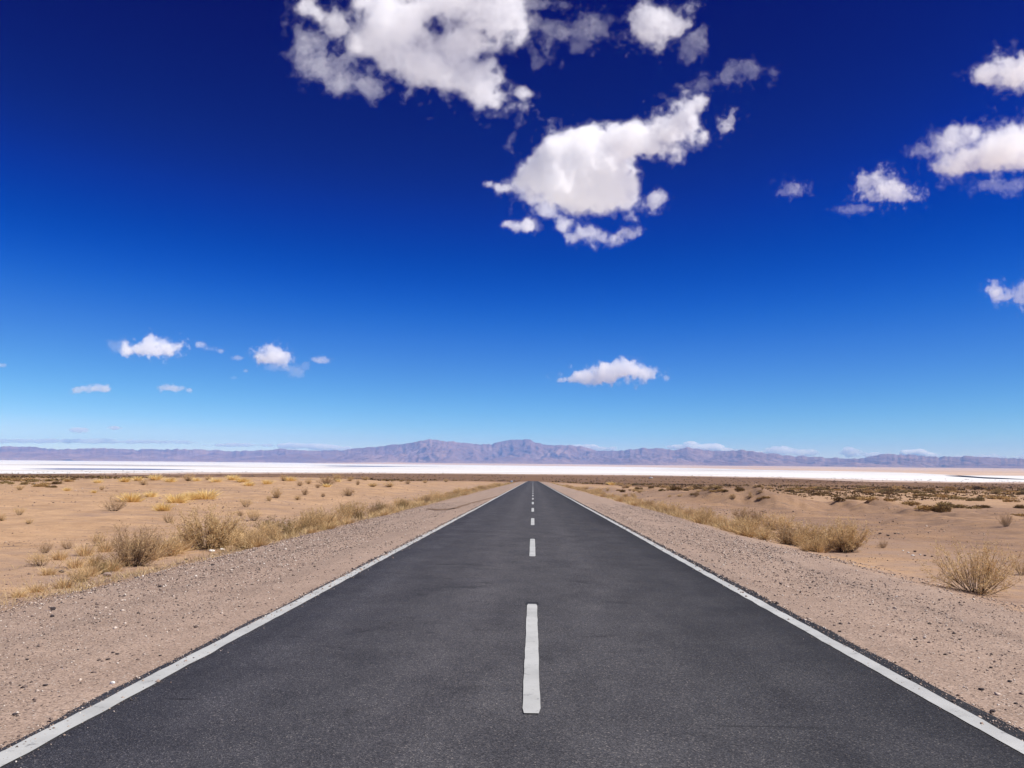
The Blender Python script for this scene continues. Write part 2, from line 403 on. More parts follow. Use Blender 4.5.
def salt_material():
    m = NT("salt_crust"); P = m.pos()
    a = m.noise(m.mapping(P, (0.25, 1, 1)), 0.006, 6, 0.65)
    b = m.noise(m.mapping(P, (0.15, 1, 1)), 0.0025, 5, 0.6)
    col = m.mix(m.rng(a, 0.3, 0.7), (0.66, 0.635, 0.60), (0.76, 0.745, 0.72))
    col = m.mix(m.math('MULTIPLY', m.rng(b, 0.52, 0.64), 0.75), col, (0.47, 0.38, 0.30))
    m.principled(col, 0.8, 0.2); return m.m
SALT = salt_material()
H20 = F*(EYE-PLAIN_Z)
dist = lambda d: H20/np.asarray(d, float)
px_n = [-500, -150, 0, 130, 260, 380, 500, 640, 760, 900, 980, 1060]
polar_sheet("salt_flat", px_n, dist([13, 13.5, 13.6, 12, 11, 10.4, 10.2, 10.0, 10.6, 12.2, 12.4, 11.0]),
            [12600, 12600, 12600, 12600, 12200, 10500, 8400, 7600, 4700, 3600, 2150, 1600], PLAIN_Z+0.15, SALT, 0.035, seed=2)
polar_sheet("salt_flat", [945, 985, 1024, 1120, 1300], dist([7.4, 9.2, 9.6, 9.8, 9]), dist([7.2, 6.4, 6.2, 6.3, 6.5]), PLAIN_Z+0.15, SALT, 0.03, seed=21)
SH = NT("salty_mud"); SH.principled(SH.mix(SH.noise(SH.mapping(SH.pos(), (0.2, 1, 1)), 0.004, 5), (0.38, 0.26, 0.19), (0.58, 0.46, 0.38)), 0.9, 0.1)
polar_sheet("salt_shore", px_n, dist([15.2, 15.4, 15.4, 13.6, 12.2, 11.2, 10.8, 10.6, 11.4, 14.6, 16.0, 15.0]), dist([12.5, 13, 13, 11.6, 10.7, 10.2, 10.0, 9.8, 10.4, 11.8, 12.0, 10.5]), PLAIN_Z+0.08, SH.m, 0.03, seed=31)
BR = NT("brine"); BR.principled((0.16, 0.16, 0.24), 0.35, 0.5)
polar_sheet("brine_pool", [22, 60, 110, 150, 196], dist([8.9, 9.3, 9.25, 9.3, 8.7]), dist([8.8, 8.2, 8.0, 8.1, 8.6]), PLAIN_Z+0.30, BR.m, 0.012, seed=4)
polar_sheet("brine_pool", [325, 350, 380, 405], dist([4.4, 4.55, 4.5, 4.2]), dist([4.3, 3.75, 3.8, 4.1]), PLAIN_Z+0.30, BR.m, 0.01, seed=6)

# ------------------------------------------------------------------ mountains
def build_mountains():
    px = [-420, -300, -200, -120, -60, 0, 30, 45, 58, 75, 100, 115, 128, 140, 150, 165, 180, 200, 240, 262, 280, 300, 320, 340, 360, 380, 400, 412, 422, 430, 445, 460, 475, 490, 500, 512, 530, 535, 547, 575, 590, 600, 612, 625, 645, 655, 665, 675, 687, 700, 720, 745, 760, 780, 795, 803, 825, 842, 860, 870, 885, 900, 915, 930, 950, 970, 1000, 1024, 1100, 1200, 1350, 1500]
    yy = [442, 444, 443, 446, 446, 447, 447.3, 448.6, 450, 449, 448.5, 449.6, 449, 450, 449, 449.8, 449, 450, 451.3, 450.4, 449.2, 450.6, 450.8, 450.6, 447.8, 446.5, 444.7, 443, 441, 439.6, 441.6, 442, 444.6, 444.8, 442, 439.6, 440, 442.5, 445, 445.7, 449, 451.4, 451, 450, 448.3, 448.4, 449, 450.8, 447.8, 449.6, 451.6, 450, 452.6, 455, 457, 455.5, 458, 458.4, 459, 457, 454, 455, 454.8, 457, 456.6, 457, 458.4, 459, 461, 463, 465, 466]
    xs = np.arange(-420, 1500, 1.0)
    d = px_dirs(xs, np.interp(xs, px, yy)); hd = np.hypot(d[:, 0], d[:, 1])
    az = np.arctan2(d[:, 0], d[:, 1]); tan_el = d[:, 2]/hd
    zz = np.zeros_like(xs)
    r_base = 13300 + 700*fbm(xs/110, zz, zz+4, 3)
    r_crest = 16800 + 900*fbm(xs/90, zz, zz+8, 3)
    crest = EYE + tan_el*r_crest
    crest = crest + 30*(0.35-np.abs(fbm(xs/9, zz, zz+1, 4, 0.6))) + 14*fbm(xs/3, zz, zz+6, 2)
    nt = 90
    T = np.concatenate([np.linspace(0, 1, nt), 1+np.linspace(0.03, 0.7, 26)])[:, None]
    R = r_base[None]*(1-T) + r_crest[None]*T
    A = np.repeat(az[None], len(T), 0)
    X = R*np.sin(A); Y = R*np.cos(A)
    wx = X/1000; wy = Y/1000
    rid = 1-np.abs(fbm(wx*1.15 + 0.6*fbm(wx*0.7, wy*0.7, wx*0, 2), wy*0.33, wx*0+5, 5, 0.55))*2.6      # spurs running down towards the flats
    rid = np.clip(rid, -0.6, 1)
    rid2 = 1-np.abs(fbm(wx*3.4, wy*1.2, wx*0+9, 4))*2.4
    base = EYE-3.0
    prof = np.where(T < 1, np.power(np.clip(T, 0, 1), 1.35), 1-0.75*(T-1))
    env = np.clip(T*(1-np.clip(T, 0, 1))*4, 0, 1)
    h = (crest[None]-base)*(prof - env*(0.36*(0.75-rid) + 0.12*(0.6-rid2)))
    # a lower front range of rounded foothills
    foot = np.clip(fbm(wx*0.55+7, wy*0.25, wx*0+2, 3)-0.02, 0, 1)*np.exp(-((T-0.16)/0.11)**2)
    h = h + foot*260
    Z = base + np.maximum(h, -30)
    Z[0] = -25
    V = np.stack([X, Y, Z], -1).reshape(-1, 3); n = len(xs)
    i = np.arange(len(T)-1)[:, None]*n; j = np.arange(n-1)[None]
    f = np.stack([i+j, i+j+1, i+n+j+1, i+n+j], -1).reshape(-1, 4)
    m = NT("bare_rock"); P = m.pos()
    a = m.noise(P, 0.0011, 6, 0.6); b = m.noise(P, 0.006, 5, 0.65)
    col = m.ramp(a, [(0.3, (0.195, 0.118, 0.098)), (0.5, (0.265, 0.163, 0.135)), (0.68, (0.37, 0.24, 0.19))])
    col = m.mix(m.rng(b, 0.3, 0.7, 0, 0.5), col, (0.145, 0.088, 0.078))
    sp = m.n("ShaderNodeSeparateXYZ"); m.l(P, sp.inputs[0])
    low = m.math('ADD', sp.outputs[2], m.math('MULTIPLY', m.noise(P, 0.0007, 3), -260.0))
    col = m.mix(m.rng(low, -90, -160, 0, 0.5), col, (0.34, 0.23, 0.17))
    m.principled(col, 0.95, 0.1, b, 1.0, 60)
    return kind(mesh_obj("mountains", V, f, m.m, smooth=True), "structure")
build_mountains()

# ------------------------------------------------------------------ haze: the air itself, one closed box round ground and mountains
def build_haze():
    x0, x1, y0, y1, z0, z1 = -21500, 21500, -21500, 21500, -27.0, 560.0
    V = [(x, y, z) for z in (z0, z1) for y in (y0, y1) for x in (x0, x1)]
    f = [(0, 2, 3, 1), (4, 5, 7, 6), (0, 1, 5, 4), (2, 6, 7, 3), (0, 4, 6, 2), (1, 3, 7, 5)]
    m = NT("haze"); v = m.n("ShaderNodeVolumePrincipled")
    v.inputs["Color"].default_value = (0.085, 0.39, 1.0, 1); v.inputs["Density"].default_value = 4.2e-5
    v.inputs["Anisotropy"].default_value = 0.0; v.inputs["Absorption Color"].default_value = (0.3, 0.3, 0.3, 1)
    m.l(v.outputs[0], m.out.inputs["Volume"])
    kind(mesh_obj("haze", V, f, m.m), "stuff")
build_haze()

# ------------------------------------------------------------------ clouds
def surface_nets(S, origin, h):
    """Closed surface of the field S > 0 on a regular grid."""
    nx, ny, nz = S.shape
    ins = S > 0
    cnt = np.zeros((nx-1, ny-1, nz-1), np.float32); acc = np.zeros((nx-1, ny-1, nz-1, 3), np.float32)
    sl = lambda n, k: slice(k, n-1+k)
    C = [(a, b, c) for a in (0, 1) for b in (0, 1) for c in (0, 1)]
    for p in C:
        for ax in range(3):
            if p[ax]: continue
            q = list(p); q[ax] = 1
            s0 = S[sl(nx, p[0]), sl(ny, p[1]), sl(nz, p[2])]; s1 = S[sl(nx, q[0]), sl(ny, q[1]), sl(nz, q[2])]
            cross = (s0 > 0) != (s1 > 0)
            t = np.where(cross, s0/np.where(cross, s0-s1, 1), 0).astype(np.float32)
            cnt += cross
            for k in range(3):
                acc[..., k] += cross*(p[k] + (t if k == ax else 0))
    act = cnt > 0
    idx = -np.ones(act.shape, np.int64); idx[act] = np.arange(act.sum())
    cell = np.argwhere(act).astype(np.float32)
    V = origin + h*(cell + acc[act]/cnt[act][:, None])
    faces = []
    for ax in range(3):
        a1, a2 = (ax+1) % 3, (ax+2) % 3
        s0 = np.take(ins, range(0, S.shape[ax]-1), ax); s1 = np.take(ins, range(1, S.shape[ax]), ax)
        e = np.argwhere(s0 != s1)
        e = e[(e[:, a1] > 0) & (e[:, a2] > 0) & (e[:, a1] < S.shape[a1]-1) & (e[:, a2] < S.shape[a2]-1)]
        if not len(e): continue
        inside0 = ins[e[:, 0], e[:, 1], e[:, 2]]
        def at(d1, d2):
            q = e.copy(); q[:, a1] -= d1; q[:, a2] -= d2; return idx[q[:, 0], q[:, 1], q[:, 2]]
        q = np.stack([at(1, 1), at(0, 1), at(0, 0), at(1, 0)], -1)
        q[~inside0] = q[~inside0][:, ::-1]
        faces.append(q)
    return V, np.vstack(faces)

def cloud_material(name, density, skin=0.02):
    m = NT(name)
    v = m.n("ShaderNodeVolumeScatter"); v.inputs["Color"].default_value = (0.995, 0.995, 1.0, 1)
    v.inputs["Density"].default_value = density; v.inputs["Anisotropy"].default_value = 0.0
    m.l(v.outputs[0], m.out.inputs["Volume"])
    t = m.n("ShaderNodeBsdfTransparent"); d = m.n("ShaderNodeBsdfTranslucent"); d.inputs[0].default_value = (0.9, 0.9, 0.95, 1)
    mx = m.n("ShaderNodeMixShader"); mx.inputs[0].default_value = skin
    m.l(t.outputs[0], mx.inputs[1]); m.l(d.outputs[0], mx.inputs[2])
    if skin: m.l(mx.outputs[0], m.out.inputs["Surface"])
    return m.m

CLOUD_ALT = 1450.0
def cloud(blobs, label, h=1.5, amp=0.55, scale=26, depth=0.75, tau=6.0, seed=0, alt=CLOUD_ALT, far=None, bias=0.0, group=None, octaves=5, core=0.20):
    """blobs: (px, py, rx, ry) puffs; the cloud is set out at its own height and distance with real thickness. tau: how opaque per 60 px of thickness."""
    B = np.array([(b[0], b[1], b[2]*0.92, b[3]*0.90) for b in blobs], float)
    rz = np.minimum(B[:, 2], B[:, 3]*1.4)*depth + 2
    lo = np.array([(B[:, 0]-B[:, 2]*1.6-8).min(), (B[:, 1]-B[:, 3]*1.6-8).min(), (-rz*1.7).min()])
    hi = np.array([(B[:, 0]+B[:, 2]*1.6+8).max(), (B[:, 1]+B[:, 3]*1.6+8).max(), (rz*1.7).max()])
    n = np.ceil((hi-lo)/h).astype(int)+2
    g = [lo[k] + h*np.arange(n[k], dtype=np.float32) for k in range(3)]
    U, Vv, W = np.meshgrid(*g, indexing='ij')
    U = U.astype(np.float32); Vv = Vv.astype(np.float32); W = W.astype(np.float32)
    rr = random.Random(seed)
    S = np.full(U.shape, 0, np.float32); Q = np.full(U.shape, 99, np.float32)
    for (cx, cy, rx, ry), z in zip(B, rz):
        cz = rr.uniform(-0.25, 0.25)*z
        q = ((U-cx)/rx)**2 + ((Vv-cy)/ry)**2 + ((W-cz)/z)**2
        S += np.exp(-1.6*q); Q = np.minimum(Q, q)
    S = np.minimum(S, 1.4) - 0.42 - 0.62*np.clip(np.sqrt(Q)-0.9, 0, 3)
    amp = amp*1.75
    near = (S > -amp*1.5-0.3) & (S < amp*1.3+core)
    u, v, w = U[near]+seed*17.3, Vv[near]+seed*7.1, W[near]+seed*3.3
    N = fbm(u/scale, v/scale, w/scale, octaves, 0.66)
    b2 = scale*0.42
    N2 = 0.34 - np.abs(fbm(u/b2+3, v/b2, w/b2, 4, 0.6))*1.5
    S[near] += amp*(2.0*N + 0.8*N2) - bias - 0.05
    S[~near & (S < 0)] = -1
    S[0], S[-1], S[:, 0], S[:, -1], S[:, :, 0], S[:, :, -1] = [-1]*6
    pc = B[:, :2].mean(0)
    d0 = px_dir(*pc); el = math.atan2(d0.z, math.hypot(d0.x, d0.y))
    D = far if far else alt/math.sin(el)
    def world(P):
        d = px_dirs(P[:, 0], P[:, 1]); d /= np.linalg.norm(d, axis=1)[:, None]
        return d*(D + P[:, 2]*D/F)[:, None] + np.array([0, 0, EYE])
    P, f = surface_nets(S + (0.30 if far is None else 0.0), lo, h)
    co = world(P)
    c = co.mean(0)
    tau = tau*(0.7 if tau < 2.5 else 1.0); dens = tau/(60*D/F)
    o = mesh_obj("cloud", co-c, f, cloud_material("cloud_vapour", dens*(0.045 if far is None else 0.42), 0.006), smooth=True)
    o.location = c
    if far is None:
        P3, f3 = surface_nets(S+0.12, lo, h)
        mesh_obj("thin_fringe", world(P3)-c, f3, cloud_material("cloud_fringe_vapour", dens*0.13, 0.0), o, smooth=True)
        P1, f1 = surface_nets(S, lo, h)
        mesh_obj("cloud_body", world(P1)-c, f1, cloud_material("cloud_body_vapour", dens*0.36, 0.0), o, smooth=True)
    if tau > 2.1 and far is None and (S > core).sum() > 60:
        P2, f2 = surface_nets(S-core, lo, h)
        mesh_obj("dense_core", world(P2)-c, f2, cloud_material("cloud_core_vapour", dens*0.55, 0.0), o, smooth=True)
    return tag(o, label, "cloud", group)

def build_clouds():
    # the main bright cloud
    cloud([(556, 176, 40, 36), (592, 170, 44, 36), (580, 198, 38, 22), (535, 178, 22, 18), (615, 190, 26, 26), (560, 148, 30, 18), (600, 140, 34, 18),
           (640, 128, 26, 16), (668, 132, 26, 26), (688, 112, 22, 20), (700, 104, 12, 12), (652, 148, 18, 16), (622, 140, 24, 18)],
          "big solid bright white cloud, brightest of all, with an arm reaching up to the right", h=1.4, amp=0.46, scale=24, tau=6.5, seed=1, bias=0.03, core=0.16)
    cloud([(520, 186, 10, 8), (535, 200, 12, 10), (560, 222, 14, 10), (588, 232, 12, 8), (612, 240, 16, 8), (632, 232, 16, 7), (640, 205, 16, 10), (655, 198, 10, 7), (572, 238, 8, 6), (548, 210, 14, 10)],
          "ragged thin fringe of cloud hanging just below the big bright cloud", h=1.2, amp=0.6, scale=15, tau=3.0, seed=2, bias=0.06)
    cloud([(520, 228, 15, 8), (528, 226, 9, 9), (508, 224, 8, 5)], "small white puff below the left end of the big bright cloud", h=1.0, amp=0.4, scale=11, tau=6, seed=3)
    cloud([(498, 187, 9, 7), (488, 184, 7, 5), (507, 188, 8, 5)], "small pale puff off the left tip of the big bright cloud", h=1.0, amp=0.4, scale=10, tau=4.5, seed=4)
    cloud([(728, 124, 10, 11), (720, 130, 8, 8), (733, 117, 7, 6)], "small torn wisp beyond the upper right end of the big bright cloud", h=1.0, amp=0.6, scale=11, tau=3, seed=5)
    cloud([(700, 84, 16, 6), (725, 76, 18, 9), (748, 71, 18, 7), (770, 73, 9, 7)], "faint thin wisp in the dark blue above the big bright cloud", h=1.2, amp=0.7, scale=13, tau=1.6, seed=6, bias=0.1)
    # the wide broken cloud at the top
    cloud([(372, 22, 36, 34), (365, 45, 22, 18), (405, 30, 44, 36), (430, 60, 38, 34), (452, 82, 34, 22), (400, 55, 26, 22), (470, 20, 44, 28), (498, 18, 26, 26), (440, 4, 60, 26),
           (490, 90, 30, 22), (500, 103, 18, 12), (478, 70, 22, 14), (465, 44, 26, 18), (380, -12, 44, 26), (470, -20, 60, 24), (512, 6, 14, 20), (520, 92, 10, 8)],
          "largest cloud, a wide broken white sheet running off the top edge", h=1.5, amp=0.56, scale=24, tau=3.4, seed=7, bias=0.15, core=0.28)
    cloud([(325, 14, 26, 20), (310, 8, 14, 12), (335, 28, 14, 12)], "pale puff off the upper left corner of the largest cloud", h=1.3, amp=0.5, scale=20, tau=2.6, seed=8)
    cloud([(302, 44, 14, 16), (318, 58, 24, 20), (340, 76, 26, 16), (360, 86, 20, 12), (300, 62, 12, 14), (375, 92, 10, 8), (340, 60, 14, 10), (297, 30, 6, 10)],
          "ragged pale cloud strip sloping down below the left side of the largest cloud", h=1.3, amp=0.6, scale=17, tau=2.3, seed=9, bias=0.10)
    cloud([(549, 4, 34, 8), (560, 34, 18, 10), (585, 26, 22, 16), (600, 28, 9, 9), (548, 45, 11, 14), (536, 60, 7, 14), (577, 47, 10, 6), (535, 24, 12, 12), (548, 26, 14, 10)],
          "thin open wisp of cloud curling down beside the largest cloud", h=1.3, amp=0.62, scale=15, tau=1.7, seed=10, bias=0.16)
    cloud([(650, 12, 22, 16), (655, 30, 26, 18), (680, 28, 16, 10), (668, 22, 24, 16), (645, 20, 16, 20), (660, 42, 8, 10)],
          "lavender white cloud near the top with a flat lower edge, between the two largest", h=1.3, amp=0.55, scale=16, tau=2.8, seed=11, bias=0.14)
    cloud([(697, 42, 10, 11), (690, 55, 8, 10), (702, 34, 6, 8)], "short thin tail of cloud under the lavender cloud near the top", h=1.1, amp=0.6, scale=12, tau=2, seed=12)
    # the right side
    cloud([(990, 74, 24, 12), (1012, 72, 26, 16), (1035, 70, 30, 20), (1060, 74, 30, 16), (1000, 80, 20, 10)], "white cloud highest on the right, cut by the picture's edge", h=1.3, amp=0.5, scale=17, tau=3.4, seed=13, bias=0.04)
    cloud([(965, 152, 28, 22), (985, 158, 30, 18), (1005, 148, 30, 22), (1030, 146, 34, 26), (950, 138, 14, 12), (1060, 150, 36, 24), (955, 168, 18, 9)],
          "large white cloud on the right running out of the picture, below the highest one", h=1.4, amp=0.52, scale=19, tau=3.6, seed=14, bias=0.05)
    cloud([(925, 150, 14, 9), (912, 153, 8, 7), (938, 144, 12, 10), (930, 138, 8, 6)], "frayed wisp at the left tip of the large right-hand cloud", h=1.1, amp=0.6, scale=12, tau=2, seed=15)
    cloud([(1000, 186, 24, 8), (985, 184, 10, 5), (1022, 184, 16, 7)], "low shred of cloud beneath the large right-hand cloud", h=1.1, amp=0.6, scale=12, tau=1.8, seed=16)
    cloud([(885, 190, 24, 14), (868, 186, 13, 11), (898, 194, 16, 9), (878, 178, 12, 9), (862, 178, 6, 6)], "oval white cloud left of the large right-hand cloud", h=1.1, amp=0.62, scale=11, tau=3.0, seed=17, bias=0.08)
    cloud([(850, 210, 13, 5), (860, 208, 8, 4)], "tiny shred of cloud below the oval white cloud", h=0.8, amp=0.5, scale=8, tau=2.2, seed=18)
    cloud([(793, 189, 10, 7), (784, 193, 9, 4), (803, 193, 6, 4)], "small lone cloud scrap between the big bright cloud and the right-hand clouds", h=0.8, amp=0.75, scale=7, tau=2.4, seed=19, bias=0.05)
    cloud([(996, 292, 12, 9), (1012, 297, 16, 8), (1030, 292, 14, 12)], "small white cloud at the picture's right edge, lowest on that side", h=1.0, amp=0.65, scale=9, tau=3.0, seed=20, bias=0.06)
    # the left side, far off
    cloud([(150, 348, 26, 9), (165, 350, 15, 9), (135, 350, 16, 7), (152, 343, 14, 8)], "elongated white cloud low on the left, largest of the small ones there", h=0.8, amp=0.52, scale=8, tau=6.5, seed=21)
    cloud([(121, 346, 11, 6), (112, 344, 7, 4)], "faint wisp at the left end of the elongated white cloud", h=0.9, amp=0.55, scale=9, tau=1.6, seed=22)
    cloud([(100, 388, 13, 5), (88, 389, 10, 4), (76, 390, 9, 4.5), (106, 389, 8, 4)], "small low white cloud, lowest at far left", h=0.7, amp=0.42, scale=6, tau=6, seed=23)
    cloud([(168, 388, 13, 4), (177, 389, 9, 3.5), (189, 390, 4, 3)], "thin low white cloud dash right of the lowest left one", h=0.7, amp=0.42, scale=6, tau=5, seed=24)
    cloud([(272, 355, 18, 9), (264, 358, 11, 7), (280, 358, 12, 8)], "small rounded white cloud with ragged bits beneath it", h=0.7, amp=0.5, scale=7.5, tau=6, seed=25)
    cloud([(275, 367, 12, 5), (296, 371, 9, 6), (287, 368, 8, 4), (305, 366, 4, 5)], "ragged bits hanging under the small rounded white cloud", h=0.7, amp=0.5, scale=8, tau=2.4, seed=26)
    cloud([(201, 345, 8, 4), (212, 349, 10, 4), (221, 351, 6, 3)], "thin slanting cloud wisp between the elongated and the rounded clouds", h=0.7, amp=0.45, scale=8, tau=2.6, seed=27)
    cloud([(238, 358, 8, 3.5)], "tiny cloud scrap just left of the small rounded cloud, uppermost there", h=0.5, amp=0.25, scale=7, tau=2.6, seed=28)
    cloud([(246, 371, 4.5, 2.8)], "tiny round cloud speck below and left of the small rounded cloud", h=0.5, amp=0.2, scale=6, tau=2.6, seed=33)
    cloud([(234, 378, 4.5, 2.6)], "faintest tiny cloud speck, lowest left of the small rounded cloud", h=0.5, amp=0.2, scale=6, tau=2.0, seed=34)
    cloud([(322, 360, 9, 4), (314, 359, 5, 3)], "tiny cloud scrap right of the small rounded white cloud", h=0.6, amp=0.4, scale=7, tau=2.8, seed=29)
    cloud([(2, 365, 6, 3), (-6, 365, 8, 4)], "tiny cloud scrap cut by the picture's left edge", h=0.6, amp=0.3, scale=7, tau=3, seed=30)
    cloud([(610, 373, 32, 10), (580, 378, 20, 7), (628, 369, 22, 9), (645, 372, 13, 7), (600, 380, 18, 6), (568, 380, 10, 4), (615, 366, 16, 7)],
          "long white lens-shaped cloud low over the road's end", h=0.9, amp=0.52, scale=8.5, tau=6.5, seed=31)
    cloud([(666, 378, 5, 4.5)], "tiny puff off the right end of the long low cloud", h=0.6, amp=0.2, scale=6, tau=4, seed=32)
    # banks on the horizon, beyond the mountains
    hb = [([(700, 449, 26, 4), (715, 446, 12, 4), (676, 447, 14, 3), (690, 443, 8, 3), (728, 450, 20, 3)], "pale flat cloud bank behind the mountains right of the road's end", 1.6),
          ([(570, 447, 16, 4), (590, 447, 12, 3.5), (604, 449, 14, 3)], "low cloud showing over the mountain shoulder just right of the highest peaks", 1.4),
          ([(775, 450, 18, 5), (800, 453, 22, 4), (850, 452, 14, 6), (875, 455, 22, 3.5), (760, 453, 16, 3)], "broken low cloud bank above the lowest mountains right of centre", 1.0),
          ([(912, 453, 14, 4.5), (930, 455, 15, 3.5), (922, 452, 9, 4)], "bright small cloud resting on the mountains at right", 2.2),
          ([(990, 457, 30, 3), (1040, 457, 30, 3), (960, 458, 16, 2.5)], "flat streak of cloud along the mountains at far right", 1.2),
          ([(300, 446, 40, 3.2), (325, 448, 18, 3.5), (240, 445, 50, 2.5), (345, 449, 16, 3)], "thin cloud streak above the low ridge left of the peaks", 1.2),
          ([(60, 441, 90, 3.0), (-40, 441, 80, 3.5), (150, 442, 60, 2.4)], "long faint cloud streak over the far left mountains", 0.7),
          ([(78, 430, 12, 3), (115, 428, 10, 2.6)], "faint pinkish cloud scraps high over the far left mountains", 0.8)]
    for k, (bl, lb, tau) in enumerate(hb):
        cloud(bl, lb, h=0.8, amp=0.34, scale=9, tau=tau*20, seed=40+k, far=30000, depth=2.5)
build_clouds()
#PLANTS
# ------------------------------------------------------------------ vegetation
def plant_material(name, cols, trans=0.25, spread=0.5):
    """cols: dry-leaf tints spread over the plant's separate leaves; some light passes through them."""
    m = NT(name)
    g = m.n("ShaderNodeNewGeometry"); oi = m.n("ShaderNodeObjectInfo")
    f = m.math('ADD', m.math('MULTIPLY', g.outputs["Random Per Island"], spread), m.math('MULTIPLY', oi.outputs["Random"], 1-spread))
    n = len(cols); col = m.ramp(f, [(0.1+0.8*i/(n-1), c) for i, c in enumerate(cols)])
    d = m.n("ShaderNodeBsdfDiffuse"); t = m.n("ShaderNodeBsdfTranslucent"); mx = m.n("ShaderNodeMixShader"); mx.inputs[0].default_value = trans
    m.l(col, d.inputs[0]); m.l(col, t.inputs[0]); m.l(d.outputs[0], mx.inputs[1]); m.l(t.outputs[0], mx.inputs[2]); m.l(mx.outputs[0], m.out.inputs["Surface"])
    return m.m
M_STRAW = plant_material("dry_straw_leaf", [(0.30, 0.19, 0.085), (0.64, 0.44, 0.215), (0.80, 0.585, 0.32), (0.48, 0.325, 0.16)], 0.25, 0.6)
M_GREY = plant_material("grey_brown_leaf", [(0.28, 0.18, 0.095), (0.48, 0.325, 0.18), (0.64, 0.455, 0.265)], 0.2, 0.6)
M_OLIVE = plant_material("olive_leaf", [(0.16, 0.115, 0.05), (0.29, 0.205, 0.09), (0.44, 0.31, 0.145)], 0.2, 0.6)
M_DARK = plant_material("dark_brush_leaf", [(0.07, 0.045, 0.022), (0.17, 0.105, 0.045), (0.30, 0.19, 0.085)], 0.15, 0.6)
M_BRUSH = plant_material("brown_brush_leaf", [(0.24, 0.145, 0.058), (0.42, 0.265, 0.11), (0.58, 0.39, 0.18)], 0.2, 0.5)
M_GOLD = plant_material("golden_grass_blade", [(0.74, 0.51, 0.18), (0.88, 0.67, 0.29), (0.9, 0.74, 0.42)], 0.3, 0.6)
M_WOOD = plant_material("dark_twig", [(0.055, 0.036, 0.026), (0.10, 0.067, 0.047), (0.15, 0.105, 0.072)], 0.0, 0.7)

class Soup:
    def __init__(self): self.v = []; self.f = []; self.n = 0
    def add(self, v, f):
        v = np.asarray(v, float); self.v.append(v); self.f.append(np.asarray(f)+self.n); self.n += len(v)
    def tube(self, pts, r0, r1, rng):
        pts = np.asarray(pts); k = len(pts); t = np.gradient(pts, axis=0); t /= np.linalg.norm(t, axis=1)[:, None]+1e-9
        a = np.cross(t, rng.normal(size=3)); a /= np.linalg.norm(a, axis=1)[:, None]+1e-9; b = np.cross(t, a)
        r = np.linspace(r0, r1, k)[:, None]
        ring = [pts + r*(a*math.cos(q)+b*math.sin(q)) for q in (0, 2.094, 4.189)]
        v = np.stack(ring, 1).reshape(-1, 3)
        f = [[3*i+j, 3*i+(j+1) % 3, 3*i+3+(j+1) % 3, 3*i+3+j] for i in range(k-1) for j in range(3)]
        self.add(v, f)
    def ribbon(self, pts, w0, w1, rng):
        pts = np.asarray(pts); k = len(pts); s = rng.normal(size=3); s -= s.dot(pts[-1]-pts[0])*(pts[-1]-pts[0])/((pts[-1]-pts[0]).dot(pts[-1]-pts[0])+1e-9)
        s /= np.linalg.norm(s)+1e-9; w = np.linspace(w0, w1, k)[:, None]*0.5
        self.add(np.vstack([pts-s*w, pts+s*w]), [[i, i+1, k+i+1, k+i] for i in range(k-1)])
    def slivers(self, base, dirs, ln, wd, rng):
        """many small pointed leaves at once"""
        n = len(base); dirs = dirs/(np.linalg.norm(dirs, axis=1)[:, None]+1e-9)
        s = np.cross(dirs, rng.normal(size=(n, 3))); s /= np.linalg.norm(s, axis=1)[:, None]+1e-9
        ln = np.asarray(ln)[:, None]; wd = np.asarray(wd)[:, None]
        v = np.stack([base, base+dirs*ln*0.45+s*wd*0.5, base+dirs*ln, base+dirs*ln*0.45-s*wd*0.5], 1).reshape(-1, 3)
        self.add(v, np.arange(4*n).reshape(-1, 4))
    def build(self, name, mat, parent=None): return mesh_obj(name, np.vstack(self.v), np.vstack(self.f), mat, parent)

